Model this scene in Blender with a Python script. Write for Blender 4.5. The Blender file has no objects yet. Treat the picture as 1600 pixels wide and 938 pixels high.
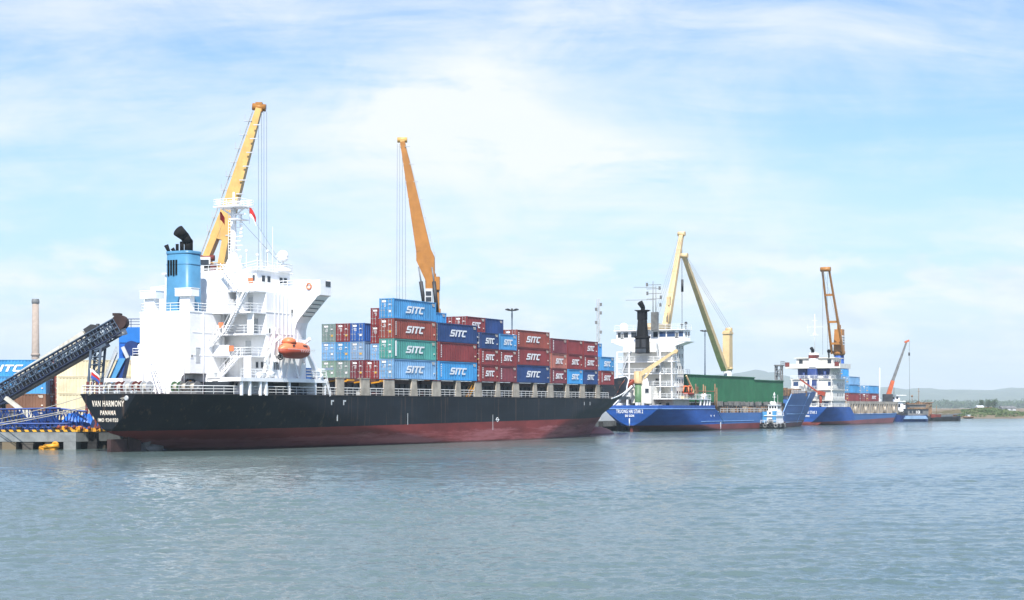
import bpy, math, random
from mathutils import Vector, Matrix
random.seed(7)
SUN_E = 4.0; EXPOSURE = 1.0; WAVE = .28; SLOPE = .029; HAZE = 1.05e-4
SKY_TINT = (.71, .84, 1.08, 1)
HAZE_SKY = (3.5, 3.95, 4.35, 1); CLOUD = (4.95, 5.1, 5.18, 1); CLOUD_SHADE = (3.5, 4.1, 4.65, 1)
WATER_A = (.060, .106, .107, 1); WATER_B = (.096, .138, .134, 1)
R = math.radians
scene = bpy.context.scene
col = scene.collection

# ------------------------------------------------------------------ camera constants (metres, camera looks along +Y)
CAM_H = 5.5
FOC = 2560.0            # focal length in photo pixels (photo is 1600 wide)
HOR, PCX = 636.0, 800.0

def at(px, py, Y):
    """world point seen at photo pixel (px,py) at distance Y"""
    return Vector(((px-PCX)*Y/FOC, Y, CAM_H+(HOR-py)*Y/FOC))

class Frame:
    """a ship's own frame: x runs forward from the stern, y to port, z up from the water"""
    def __init__(s, ox, oy, phi):
        a = R(phi); s.o = (ox, oy); s.u = (math.sin(a), math.cos(a)); s.v = (-math.cos(a), math.sin(a)); s.rot = R(90-phi)
    def world(s, x, y, z):
        return Vector((s.o[0]+x*s.u[0]+y*s.v[0], s.o[1]+x*s.u[1]+y*s.v[1], z))
    def side(s, px, py, y):
        m = (px-PCX)/FOC
        t = (y+s.o[0]*s.v[0]+s.o[1]*s.v[1])/(m*s.v[0]+s.v[1])
        return ((m*t-s.o[0])*s.u[0]+(t-s.o[1])*s.u[1], CAM_H+(HOR-py)*t/FOC)
    def cross(s, px, py, x):
        m = (px-PCX)/FOC
        t = (x+s.o[0]*s.u[0]+s.o[1]*s.u[1])/(m*s.u[0]+s.u[1])
        return ((m*t-s.o[0])*s.v[0]+(t-s.o[1])*s.v[1], CAM_H+(HOR-py)*t/FOC)

# ------------------------------------------------------------------ materials
def lin(r, g, b):
    f = lambda c: (c/255/12.92) if c/255 <= .04045 else ((c/255+.055)/1.055)**2.4
    return (f(r), f(g), f(b), 1.0)

class NT:
    def __init__(s, tree): s.t = tree; s.n = tree.nodes; s.l = tree.links
    def add(s, kind, **kw):
        n = s.n.new(kind)
        for k, v in kw.items(): setattr(n, k, v)
        return n
    def link(s, a, b): s.l.new(a, b)
    def math(s, op, a, b=None, clamp=False):
        n = s.add('ShaderNodeMath', operation=op); n.use_clamp = clamp
        for i, q in enumerate((a, b)):
            if q is None: continue
            if isinstance(q, (int, float)): n.inputs[i].default_value = q
            else: s.link(q, n.inputs[i])
        return n.outputs[0]
    def mix(s, fac, a, b, blend='MIX'):
        n = s.add('ShaderNodeMix', data_type='RGBA', blend_type=blend)
        for sock, q in ((n.inputs[0], fac), (n.inputs[6], a), (n.inputs[7], b)):
            if isinstance(q, (int, float)): sock.default_value = q
            elif isinstance(q, tuple): sock.default_value = q
            else: s.link(q, sock)
        return n.outputs[2]
    def noise(s, vec, scale=1.0, detail=4.0, rough=.55, dist=0.0):
        n = s.add('ShaderNodeTexNoise'); n.inputs['Scale'].default_value = scale
        n.inputs['Detail'].default_value = detail; n.inputs['Roughness'].default_value = rough
        n.inputs['Distortion'].default_value = dist
        if vec is not None: s.link(vec, n.inputs['Vector'])
        return n.outputs[0]
    def mapping(s, vec, scale=(1, 1, 1), loc=(0, 0, 0), rot=(0, 0, 0)):
        n = s.add('ShaderNodeMapping'); s.link(vec, n.inputs['Vector'])
        n.inputs['Scale'].default_value = scale; n.inputs['Location'].default_value = loc; n.inputs['Rotation'].default_value = rot
        return n.outputs[0]
    def ramp(s, fac, lo, hi):
        n = s.add('ShaderNodeMapRange'); n.interpolation_type = 'SMOOTHSTEP'
        s.link(fac, n.inputs[0]); n.inputs[1].default_value = lo; n.inputs[2].default_value = hi
        return n.outputs[0]

def new_mat(name):
    m = bpy.data.materials.new(name); m.use_nodes = True
    nt = NT(m.node_tree); b = m.node_tree.nodes['Principled BSDF']
    return m, nt, b

def paint(name, rgb, rough=.5, var=.18, scale=.6, streak=0.0, streak_rgb=(.16, .07, .035, 1), spec=.4, metal=0.0, patch=0.0, patch_rgb=None):
    """weathered paint: base colour, broad fading, fine mottling, vertical streaks and worn patches"""
    m, nt, b = new_mat(name)
    tc = nt.add('ShaderNodeTexCoord').outputs['Object']
    oi = nt.add('ShaderNodeObjectInfo').outputs['Random']
    off = nt.add('ShaderNodeVectorMath', operation='ADD'); nt.link(tc, off.inputs[0])
    cb = nt.add('ShaderNodeCombineXYZ'); nt.link(nt.math('MULTIPLY', oi, 57.0), cb.inputs[0]); nt.link(cb.outputs[0], off.inputs[1])
    v = off.outputs[0]
    n1 = nt.noise(v, scale, 5, .6)
    dark = tuple(c*(1-var*1.6) for c in rgb[:3])+(1,)
    lite = tuple(min(1, c*(1+var)+.02*var) for c in rgb[:3])+(1,)
    c = nt.mix(nt.ramp(n1, .3, .7), dark, lite)
    if streak > 0:
        n2 = nt.noise(nt.mapping(v, (2.6, 2.6, .14)), 1.0, 4, .65)
        n3 = nt.noise(v, scale*.5, 3, .5)
        f = nt.math('MULTIPLY', nt.ramp(n2, .52, .78), nt.ramp(n3, .35, .65))
        c = nt.mix(nt.math('MULTIPLY', f, streak), c, streak_rgb)
    if patch > 0:
        n4 = nt.noise(v, scale*1.7, 6, .7)
        c = nt.mix(nt.math('MULTIPLY', nt.ramp(n4, .6, .68), patch), c, patch_rgb or streak_rgb)
    nt.link(c, b.inputs['Base Color'])
    b.inputs['Roughness'].default_value = rough; b.inputs['Metallic'].default_value = metal
    b.inputs['Specular IOR Level'].default_value = spec
    return m

def hull_paint(name, above, below, a, bslope, band=None, scuff=.5, streak=.35, paler=None):
    """ship side: topside colour above a slightly tilted line, antifouling below it, scuffs, rust and weld-plate fading"""
    m, nt, b = new_mat(name)
    tc = nt.add('ShaderNodeTexCoord').outputs['Object']
    s = nt.add('ShaderNodeSeparateXYZ'); nt.link(tc, s.inputs[0])
    x, z = s.outputs[0], s.outputs[2]
    wob = nt.math('MULTIPLY', nt.math('SUBTRACT', nt.noise(nt.mapping(tc, (.5, .5, .5)), 1, 3), .5), .12)
    h = nt.math('SUBTRACT', nt.math('ADD', z, wob), nt.math('ADD', nt.math('MULTIPLY', x, bslope), a))
    up = nt.ramp(h, -.02, .02)
    big = nt.noise(nt.mapping(tc, (.09, .09, .3)), 1, 4, .6)
    plates = nt.add('ShaderNodeTexBrick'); plates.offset = .5
    cx = nt.add('ShaderNodeCombineXYZ'); nt.link(x, cx.inputs[0]); nt.link(z, cx.inputs[1])
    nt.link(cx.outputs[0], plates.inputs['Vector'])
    plates.inputs['Scale'].default_value = 1.0; plates.inputs['Mortar Size'].default_value = .03
    plates.inputs['Brick Width'].default_value = 7.5; plates.inputs['Row Height'].default_value = 1.9
    plates.inputs['Color1'].default_value = (.46, .46, .46, 1); plates.inputs['Color2'].default_value = (.56, .56, .56, 1)
    plates.inputs['Mortar'].default_value = (.40, .40, .40, 1)
    ca = nt.mix(nt.ramp(big, .3, .7), tuple(q*.75 for q in above[:3])+(1,), tuple(min(1, q*1.25+.004) for q in above[:3])+(1,))
    cb = nt.mix(nt.ramp(big, .3, .7), tuple(q*.72 for q in below[:3])+(1,), tuple(min(1, q*1.2) for q in below[:3])+(1,))
    if paler:   # forward of x = faded[1] the brighter light is painted into the topside colour
        ff = nt.ramp(nt.math('ADD', x, nt.math('MULTIPLY', nt.math('SUBTRACT', big, .5), 14.0)), paler[1]-2.5, paler[1]+2.5)
        ca = nt.mix(nt.math('MULTIPLY', ff, .8), ca, paler[0])
    if band:   # paler chalky band just above the water, ragged upper edge
        wn = nt.noise(nt.mapping(tc, (.25, .25, 1.2)), 1, 6, .7)
        hb = nt.math('ADD', h, nt.math('MULTIPLY', nt.math('SUBTRACT', wn, .5), 1.6))
        fb = nt.math('MULTIPLY', nt.ramp(nt.math('MULTIPLY', hb, -1.0), 1.0, 1.35), nt.ramp(nt.noise(nt.mapping(tc, (.06, .06, .8)), 1, 5, .7), .34, .56))
        cb = nt.mix(nt.math('MULTIPLY', fb, .95), cb, band)
    sc = nt.noise(nt.mapping(tc, (.35, .35, 2.2)), 1, 7, .75)
    cb = nt.mix(nt.math('MULTIPLY', nt.ramp(sc, .58, .75), scuff), cb, (.05, .03, .03, 1))
    st = nt.noise(nt.mapping(tc, (1.4, 1.4, .07)), 1, 5, .7)
    ca = nt.mix(nt.math('MULTIPLY', nt.ramp(st, .54, .74), streak), ca, (.12, .075, .05, 1))
    sl = nt.noise(nt.mapping(tc, (.3, .3, 3.0)), 1, 6, .75)
    ca = nt.mix(nt.math('MULTIPLY', nt.ramp(sl, .62, .78), streak*.5), ca, tuple(min(1, q*2+.03) for q in above[:3])+(1,))
    c = nt.mix(up, cb, ca)
    c = nt.mix(.8, c, plates.outputs[0], 'OVERLAY')
    # slime line
    wl = nt.math('SUBTRACT', 1.0, nt.ramp(nt.math('ADD', z, nt.math('MULTIPLY', wob, 2.0)), .12, .4))
    c = nt.mix(nt.math('MULTIPLY', wl, .6), c, (.02, .016, .012, 1))
    nt.link(c, b.inputs['Base Color'])
    b.inputs['Roughness'].default_value = .5
    b.inputs['Specular IOR Level'].default_value = .18
    bm = nt.add('ShaderNodeBump'); bm.inputs['Strength'].default_value = .25; bm.inputs['Distance'].default_value = .05
    nt.link(nt.noise(nt.mapping(tc, (.45, .45, .8)), 1, 2), bm.inputs['Height']); nt.link(bm.outputs[0], b.inputs['Normal'])
    return m

MT = {}
def P(key, rgb255, k=1.0, **kw):
    c = lin(*rgb255); MT[key] = paint(key, tuple(q*k for q in c[:3])+(1,), **kw); return MT[key]

P('ship_white', (240, 241, 242), .95, rough=.45, var=.05, streak=.3, streak_rgb=(.40, .32, .25, 1))
P('ship_cream', (224, 222, 214), .88, rough=.5, var=.08, streak=.5, streak_rgb=(.32, .22, .15, 1))
P('rail_white', (225, 228, 228), .9, rough=.5, var=.05)
P('pale_grey', (190, 195, 198), .9, var=.1, streak=.3)
P('pedestal_beige', (184, 174, 158), .8, var=.2, streak=.8, patch=.3)
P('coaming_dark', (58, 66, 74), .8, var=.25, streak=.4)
P('deck_red', (98, 62, 54), .8, var=.25)
P('funnel_blue', (84, 146, 186), .72, rough=.4, var=.07, streak=.12, streak_rgb=(.05, .06, .07, 1))
P('soot_black', (16, 16, 18), .9, rough=.8, var=.3, spec=.1)
P('dark_steel', (48, 50, 54), .9, rough=.6, var=.3)
P('mid_grey', (120, 122, 122), .8, var=.2, streak=.3)
P('rust_red', (120, 52, 46), .8, rough=.7, var=.25, streak=.3)
P('rust_dark', (66, 42, 40), .65, rough=.8, var=.3, streak=.3)
P('boat_orange', (236, 130, 86), .85, rough=.4, var=.06)
P('boat_orange_dark', (176, 72, 44), .65, rough=.5, var=.1)
P('crane_yellow', (214, 172, 100), .85, rough=.45, var=.1, streak=.25)
P('crane_ochre', (184, 124, 52), .72, rough=.45, var=.1, streak=.25)
P('crane_cream', (222, 194, 146), .82, rough=.5, var=.08, streak=.35)
P('crane_orange', (200, 96, 48), .8, var=.12)
P('machine_yellow', (214, 150, 30), .85, var=.15, streak=.3)
P('rope', (196, 190, 176), .8, var=.1)
P('cable', (120, 126, 134), .8, var=.1)
P('green_cover', (50, 120, 82), .78, rough=.7, var=.1, scale=.25, streak=.22, streak_rgb=(.03, .09, .05, 1))
P('post_green', (92, 130, 92), .8, var=.2, streak=.4)
P('conveyor_navy', (26, 42, 72), .8, var=.25, streak=.3)
P('conveyor_steel', (84, 102, 122), .7, var=.2, streak=.3)
P('belt_cover', (206, 204, 192), .85, var=.1, streak=.4)
P('truss_blue', (26, 70, 146), .75, var=.15)
P('gantry_blue', (40, 122, 206), .8, rough=.4, var=.06)
P('tarp_blue', (30, 104, 200), .8, rough=.4, var=.15, scale=1.2)
P('concrete', (146, 152, 154), .68, rough=.85, var=.18, streak=.5, streak_rgb=(.1, .1, .1, 1))
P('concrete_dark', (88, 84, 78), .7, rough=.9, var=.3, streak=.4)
P('chimney_concrete', (180, 164, 150), .7, rough=.9, var=.08, streak=.2)
P('tyre_rubber', (30, 30, 32), .9, rough=.85, var=.3)
P('tug_blue', (88, 160, 214), .8, rough=.4, var=.06)
P('dark_blue', (26, 56, 116), .8, rough=.45, var=.15, streak=.2)
P('wood_brown', (142, 112, 84), .75, rough=.8, var=.3)
P('sand', (140, 126, 102), .62, rough=.95, var=.12, scale=.05)
P('hut_yellow', (228, 186, 92), .85, var=.1)
P('hut_roof', (160, 90, 76), .8, var=.15)
P('flag_red', (190, 40, 36), .85, var=.05)
P('flag_white', (226, 226, 226), .85, var=.05)
P('flag_blue', (60, 90, 170), .85, var=.05)
P('letter_white', (236, 238, 240), .9, rough=.5, var=.05, streak=.2, streak_rgb=(.5, .45, .4, 1))
P('letter_worn', (232, 222, 206), .9, rough=.55, var=.1, scale=1.5, patch=.85, patch_rgb=(.55, .22, .08, 1))
P('placard_yellow', (226, 176, 70), .85, var=.1)
P('lock_bar', (176, 178, 178), .8, var=.1)
P('hazard_yellow', (226, 172, 52), .85, var=.1)
P('kerb_black', (40, 38, 36), .9, var=.2)
P('bark', (92, 74, 58), .7, rough=.9, var=.3)
P('cloth_dark', (52, 58, 74), .8, var=.2)

def glass(name, rgb, rough=.08):
    m, nt, b = new_mat(name); b.inputs['Base Color'].default_value = rgb
    b.inputs['Roughness'].default_value = rough; b.inputs['Specular IOR Level'].default_value = .6
    MT[name] = m
glass('window_glass', (.02, .028, .04, 1)); glass('window_blue', (.02, .05, .13, 1))

# container paints
CC = dict(light_blue=(124, 174, 218), grey_blue=(134, 166, 200), teal=(82, 160, 152), rust=(150, 74, 62), mid_blue=(76, 152, 208),
          bright_blue=(66, 158, 220), navy=(34, 66, 120), maroon=(136, 54, 56), plum=(124, 58, 68), salmon=(176, 108, 96),
          pale_green=(140, 172, 156), grey_green=(124, 146, 142), deep_blue=(40, 92, 168), cream=(232, 220, 184), orange_red=(176, 80, 52), brown=(128, 92, 70))
for k, v in CC.items():
    P('container_'+k, v, .8, rough=.5, var=.13, scale=.35, streak=.35, streak_rgb=(.14, .07, .045, 1), patch=.18, patch_rgb=tuple(min(1, q*1.6+.02) for q in lin(*v)[:3])+(1,))

# ------------------------------------------------------------------ mesh collector
class MB:
    def __init__(s): s.v = []; s.f = []; s.m = []; s.sm = []
    def face(s, idx, m=0, sm=False): s.f.append(idx); s.m.append(m); s.sm.append(sm)
    def add(s, vs, fs, m=0, sm=False):
        o = len(s.v); s.v += [tuple(q) for q in vs]
        for f in fs: s.face(tuple(o+i for i in f), m, sm)
        return s
    def box(s, x0, x1, y0, y1, z0, z1, m=0):
        if x0 > x1: x0, x1 = x1, x0
        if y0 > y1: y0, y1 = y1, y0
        if z0 > z1: z0, z1 = z1, z0
        vs = [(x, y, z) for z in (z0, z1) for y in (y0, y1) for x in (x0, x1)]
        return s.add(vs, [(0, 2, 3, 1), (4, 5, 7, 6), (0, 1, 5, 4), (2, 6, 7, 3), (0, 4, 6, 2), (1, 3, 7, 5)], m)
    def beam(s, p, q, w, h, w2=None, h2=None, side=None, m=0):
        """rectangular bar from p to q; w across, h deep"""
        p, q = Vector(p), Vector(q); d = (q-p)
        if d.length < 1e-6: return s
        d.normalize(); w2 = w if w2 is None else w2; h2 = h if h2 is None else h2
        a = Vector(side) if side is not None else d.cross(Vector((0, 0, 1)))
        a = a-d*a.dot(d)
        if a.length < 1e-4: a = d.cross(Vector((1, 0, 0)))
        a.normalize(); b = a.cross(d).normalized()
        vs = []
        for c, ww, hh in ((p, w, h), (q, w2, h2)):
            for i, j in ((-1, -1), (1, -1), (1, 1), (-1, 1)): vs.append(c+a*(i*ww/2)+b*(j*hh/2))
        return s.add(vs, [(3, 2, 1, 0), (4, 5, 6, 7), (0, 1, 5, 4), (1, 2, 6, 5), (2, 3, 7, 6), (3, 0, 4, 7)], m)
    def tube(s, p, q, r, n=6, r2=None, m=0, cap=True, sm=True):
        p, q = Vector(p), Vector(q); d = q-p
        if d.length < 1e-6: return s
        d.normalize(); a = d.cross(Vector((0, 0, 1)))
        if a.length < 1e-3: a = d.cross(Vector((1, 0, 0)))
        a.normalize(); b = d.cross(a); r2 = r if r2 is None else r2
        o = len(s.v)
        for c, rr in ((p, r), (q, r2)):
            for i in range(n):
                t = 2*math.pi*i/n; s.v.append(tuple(c+a*(rr*math.cos(t))+b*(rr*math.sin(t))))
        for i in range(n): s.face((o+i, o+(i+1) % n, o+n+(i+1) % n, o+n+i), m, sm and n > 5)
        if cap: s.face(tuple(o+i for i in reversed(range(n))), m); s.face(tuple(o+n+i for i in range(n)), m)
        return s
    def path(s, pts, r, n=6, m=0):
        for a, b in zip(pts[:-1], pts[1:]): s.tube(a, b, r, n, m=m)
        return s
    def prism(s, poly, ext, m=0):
        """poly: planar outline of 3-D points, ext: extrusion vector"""
        n = len(poly); e = Vector(ext); P_ = [Vector(p) for p in poly]
        nrm = Vector((0, 0, 0))
        for i in range(n): nrm += (P_[i]).cross(P_[(i+1) % n])
        if nrm.dot(e) > 0: P_.reverse()
        vs = P_+[p+e for p in P_]
        fs = [tuple(range(n)), tuple(reversed(range(n, 2*n)))]+[(i, n+i, n+(i+1) % n, (i+1) % n) for i in range(n)]
        return s.add(vs, fs, m)
    def lathe(s, c, prof, n=16, m=0, axis='z', sm=True):
        o = len(s.v); c = Vector(c)
        for r, h in prof:
            for i in range(n):
                t = 2*math.pi*i/n; a, b = r*math.cos(t), r*math.sin(t)
                s.v.append(tuple(c+(Vector((a, b, h)) if axis == 'z' else Vector((h, a, b)) if axis == 'x' else Vector((b, h, a)))))
        for k in range(len(prof)-1):
            for i in range(n):
                s.face((o+k*n+i, o+k*n+(i+1) % n, o+(k+1)*n+(i+1) % n, o+(k+1)*n+i), m, sm)
        s.face(tuple(o+i for i in reversed(range(n))), m); s.face(tuple(o+(len(prof)-1)*n+i for i in range(n)), m)
        return s
    def sphere(s, c, r, nu=14, nv=8, sq=(1, 1, 1), m=0):
        prof = [(max(1e-3, math.sin(math.pi*k/nv)), -math.cos(math.pi*k/nv)) for k in range(nv+1)]
        o = len(s.v); s.lathe((0, 0, 0), prof, nu, m)
        for i in range(o, len(s.v)):
            x, y, z = s.v[i]; s.v[i] = (c[0]+x*r*sq[0], c[1]+y*r*sq[1], c[2]+z*r*sq[2])
        return s
    def torus(s, c, R_, r, axis='x', n=14, k=7, m=0):
        o = len(s.v)
        for i in range(n):
            t = 2*math.pi*i/n
            for j in range(k):
                p = 2*math.pi*j/k; a = R_+r*math.cos(p); q = (a*math.cos(t), a*math.sin(t), r*math.sin(p))
                q = (q[2], q[0], q[1]) if axis == 'x' else (q[0], q[2], q[1]) if axis == 'y' else q
                s.v.append((c[0]+q[0], c[1]+q[1], c[2]+q[2]))
        for i in range(n):
            for j in range(k):
                s.face((o+i*k+j, o+((i+1) % n)*k+j, o+((i+1) % n)*k+(j+1) % k, o+i*k+(j+1) % k), m, True)
        return s
    def rail(s, pts, h=1.05, mids=2, gap=1.6, r=.04, m=0):
        for a, b in zip(pts[:-1], pts[1:]):
            a, b = Vector(a), Vector(b); L = (b-a).length
            if L < 1e-3: continue
            n = max(1, round(L/gap))
            for i in range(n+1):
                p = a.lerp(b, i/n); s.tube(p, p+Vector((0, 0, h)), r, 4, m=m, cap=False)
            for k in range(1, mids+2):
                z = Vector((0, 0, h*k/(mids+1))); s.tube(a+z, b+z, r*(1.15 if k == mids+1 else .8), 4, m=m, cap=False)
        return s
    def stair(s, p, q, w=.8, side=(1, 0, 0), m=0, rail=True):
        """inclined ship's ladder with stringers, treads and handrails; side = across direction"""
        p, q = Vector(p), Vector(q); a = Vector(side).normalized()*(w/2); up = Vector((0, 0, 1))
        for sg in (-1, 1):
            s.beam(p+a*sg, q+a*sg, .07, .24, side=a, m=m)
            if rail:
                s.tube(p+a*sg+up*.95, q+a*sg+up*.95, .04, 4, m=m)
                for t in (0, .33, .67, 1): s.tube(p.lerp(q, t)+a*sg, p.lerp(q, t)+a*sg+up*.95, .035, 4, m=m)
        n = max(2, int((q-p).length/.33))
        d = (q-p); d.z = 0; d = d.normalized() if d.length > 1e-3 else Vector((0, 1, 0))
        for i in range(1, n):
            c = p.lerp(q, i/n); s.beam(c-a, c+a, .24, .04, side=d, m=m)
        return s
    def ladder(s, p, q, w=.45, side=(0, 1, 0), r=.035, m=0, gap=.4):
        p, q = Vector(p), Vector(q); a = Vector(side).normalized()*(w/2)
        s.tube(p-a, q-a, r, 4, m=m); s.tube(p+a, q+a, r, 4, m=m)
        n = int((q-p).length/gap)
        for i in range(1, n): c = p.lerp(q, i/n); s.tube(c-a, c+a, r*.8, 4, m=m)
        return s
    def truss(s, p, q, w, h, n, r=.08, side=None, m=0, taper=1.0):
        """four-chord lattice boom from p to q"""
        p, q = Vector(p), Vector(q); d = (q-p).normalized()
        a = Vector(side) if side is not None else d.cross(Vector((0, 0, 1)))
        a = (a-d*a.dot(d)).normalized(); b = a.cross(d).normalized()
        C = []
        for i in range(n+1):
            t = i/n; k = 1+(taper-1)*t; c = p.lerp(q, t)
            C.append([c+a*(sa*w*k/2)+b*(sb*h*k/2) for sa, sb in ((-1, -1), (1, -1), (1, 1), (-1, 1))])
        for j in range(4): s.tube(C[0][j], C[n][j], r*1.4, 5, m=m)
        for i in range(n+1):
            for j in range(4): s.tube(C[i][j], C[i][(j+1) % 4], r*.8, 4, m=m, cap=False)
        for i in range(n):
            for j in range(4):
                A, B = (C[i][j], C[i+1][(j+1) % 4]) if i % 2 else (C[i][(j+1) % 4], C[i+1][j])
                s.tube(A, B, r*.7, 4, m=m, cap=False)
        return s
    def shift(s, mat):
        s.v = [tuple(mat @ Vector(q)) for q in s.v]; return s
    def mesh(s, name, mats):
        me = bpy.data.meshes.new(name); me.from_pydata(s.v, [], s.f)
        if not isinstance(mats, (list, tuple)): mats = [mats]
        for k in mats: me.materials.append(MT[k] if isinstance(k, str) else k)
        me.polygons.foreach_set('material_index', s.m); me.polygons.foreach_set('use_smooth', s.sm)
        me.update(); return me
    def build(s, name, mats, parent=None, label=None):
        o = bpy.data.objects.new(name, s.mesh(name, mats)); col.objects.link(o)
        if parent is not None: o.parent = parent
        if label: o['label'] = label
        return o

def tag(o, label=None, cat=None, group=None, kind=None):
    if label: o['label'] = label
    if cat: o['category'] = cat
    if group: o['group'] = group
    if kind: o['kind'] = kind
    return o
def empty(name, label, cat, loc=(0, 0, 0), rz=0, group=None):
    o = bpy.data.objects.new(name, None); col.objects.link(o); o.location = loc; o.rotation_euler = (0, 0, rz)
    o.empty_display_size = .5
    return tag(o, label, cat, group)

_tc = {}
def text_mesh(txt, h, depth=.02, offset=.0, xscale=1.0, shear=0.0):
    """flat lettering, x right, y up, centred, cap height h"""
    cu = bpy.data.curves.new('lettering', 'FONT'); cu.body = txt; cu.align_x = 'CENTER'; cu.align_y = 'CENTER'
    cu.size = h/.69; cu.extrude = depth/2; cu.offset = offset; cu.shear = shear; cu.resolution_u = 2; cu.space_character = 1.12
    o = bpy.data.objects.new('lettering_tmp', cu); col.objects.link(o)
    dg = bpy.context.evaluated_depsgraph_get()
    me = bpy.data.meshes.new_from_object(o.evaluated_get(dg))
    bpy.data.objects.remove(o); bpy.data.curves.remove(cu)
    for v in me.vertices: v.co.x *= xscale
    me.materials.clear()
    return me
def text_on(txt, h, loc, xdir, ydir, matkey, parent, name='lettering', offset=0.0, xscale=1.0, depth=.02):
    me = text_mesh(txt, h, depth, offset, xscale); me.materials.append(MT[matkey])
    X, Y = Vector(xdir).normalized(), Vector(ydir).normalized(); Z = X.cross(Y).normalized(); Y = Z.cross(X)
    M = Matrix((X, Y, Z)).transposed().to_4x4(); M.translation = Vector(loc)
    me.transform(M)
    o = bpy.data.objects.new(name, me); col.objects.link(o); o.parent = parent
    return o
# ------------------------------------------------------------------ camera, sun, sky
cam = bpy.data.cameras.new('camera'); co = bpy.data.objects.new('camera', cam); col.objects.link(co)
co.location = (0, 0, CAM_H); co.rotation_euler = (R(90), 0, 0)
cam.sensor_width = 36; cam.lens = 36*FOC/1600; cam.shift_y = (HOR-469)/1600
cam.clip_start = 1; cam.clip_end = 40000
scene.camera = co

SUN_EL = 52
sd = Vector((-.07, -1, 0)).normalized()*math.cos(R(SUN_EL)); sd.z = math.sin(R(SUN_EL))
sl = bpy.data.lights.new('sun', 'SUN'); sl.energy = SUN_E; sl.angle = R(.5); sl.color = (1, .95, .87)
so = bpy.data.objects.new('sun', sl); col.objects.link(so); so.rotation_euler = (-sd).to_track_quat('-Z', 'Y').to_euler()
so.location = (0, -50, 200)

w = bpy.data.worlds.new('World'); scene.world = w; w.use_nodes = True
nt = NT(w.node_tree); bg = w.node_tree.nodes['Background']
sky = nt.add('ShaderNodeTexSky'); sky.sky_type = 'NISHITA'; sky.sun_disc = False
sky.sun_elevation = R(SUN_EL); sky.sun_rotation = math.atan2(sd.x, sd.y); sky.altitude = 0
sky.air_density = 1.0; sky.dust_density = 1.2; sky.ozone_density = 2.0
gen = nt.add('ShaderNodeTexCoord').outputs['Generated']
sp = nt.add('ShaderNodeSeparateXYZ'); nt.link(gen, sp.inputs[0])
dx, dy, dz = sp.outputs
el = nt.math('MAXIMUM', dz, 0.0)
den = nt.math('ADD', el, .16)
cp = nt.add('ShaderNodeCombineXYZ')
nt.link(nt.math('DIVIDE', dx, den), cp.inputs[0]); nt.link(nt.math('DIVIDE', dy, den), cp.inputs[1])
pl = cp.outputs[0]
fluff_in = nt.add('ShaderNodeCombineXYZ'); nt.link(nt.math('DIVIDE', dx, nt.math('MAXIMUM', nt.math('ABSOLUTE', dy), .05)), fluff_in.inputs[0]); nt.link(nt.math('MULTIPLY', dz, 1.9), fluff_in.inputs[1])
fluff = nt.noise(nt.mapping(fluff_in.outputs[0], (1, 1, 1), (2.7, .4, 0), (0, 0, R(20))), 9.0, 10, .62, .6)
# high cirrus: stretched, warped streaks
wv = nt.add('ShaderNodeTexNoise'); wv.inputs['Scale'].default_value = .55; wv.inputs['Detail'].default_value = 3
nt.link(pl, wv.inputs['Vector'])
wa = nt.add('ShaderNodeVectorMath', operation='MULTIPLY_ADD'); nt.link(wv.outputs['Color'], wa.inputs[0]); wa.inputs[1].default_value = (.8, .8, 0); nt.link(pl, wa.inputs[2])
ci = nt.noise(nt.mapping(wa.outputs[0], (.9, 2.4, 1), (3.1, 1.7, 0), (0, 0, R(-14))), 1.15, 8, .62, .5)
ci2 = nt.noise(nt.mapping(wa.outputs[0], (.35, .8, 1), (8.2, 4.4, 0), (0, 0, R(12))), 1.0, 5, .55)
fine = nt.noise(nt.mapping(wa.outputs[0], (1.3, 4.0, 1), (5.3, 2.2, 0), (0, 0, R(28))), 1.7, 10, .7, .45)
fine2 = nt.noise(nt.mapping(wa.outputs[0], (1.6, 3.6, 1), (1.3, 9.2, 0), (0, 0, R(-34))), 1.6, 10, .7, .5)
wisp = nt.math('ADD', nt.math('MULTIPLY', fine, .5), nt.math('MULTIPLY', fine2, .5))
cir = nt.ramp(nt.math('ADD', nt.math('MULTIPLY', ci, .36), nt.math('ADD', nt.math('MULTIPLY', ci2, .42), nt.math('ADD', nt.math('MULTIPLY', wisp, .3), nt.math('MULTIPLY', fluff, .3)))), .60, .90)
# one broad bank of bright thin cloud, given by its place in the sky (azimuth / elevation), edges broken by the same noise
def blob(ax, ez, sx, sz, tilt=0.0):
    u0 = nt.math('SUBTRACT', nt.math('DIVIDE', dx, nt.math('MAXIMUM', nt.math('ABSOLUTE', dy), .05)), ax)
    v0 = nt.math('SUBTRACT', dz, ez)
    v0 = nt.math('SUBTRACT', v0, nt.math('MULTIPLY', u0, tilt))
    a = nt.math('POWER', nt.math('ABSOLUTE', nt.math('DIVIDE', u0, sx)), 2.0); b = nt.math('POWER', nt.math('ABSOLUTE', nt.math('DIVIDE', v0, sz)), 2.0)
    return nt.math('EXPONENT', nt.math('MULTIPLY', nt.math('ADD', a, b), -1.0))
b1 = blob(.0, .158, .115, .038, -.14); b2 = blob(-.03, .195, .10, .035, .35); b3 = blob(.10, .142, .10, .018, -.12); b4 = blob(-.22, .24, .14, .012, .05)
b5 = blob(-.16, .135, .16, .02, .06)
bank = nt.math('ADD', nt.math('ADD', b1, nt.math('MULTIPLY', b2, .75)), nt.math('ADD', nt.math('MULTIPLY', b3, .55), nt.math('ADD', nt.math('MULTIPLY', b4, .5), nt.math('MULTIPLY', b5, .4))))
brk = nt.noise(nt.mapping(wa.outputs[0], (.7, 1.9, 1), (0, 0, 0), (0, 0, R(-10))), 1.4, 8, .6, .3)
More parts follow.
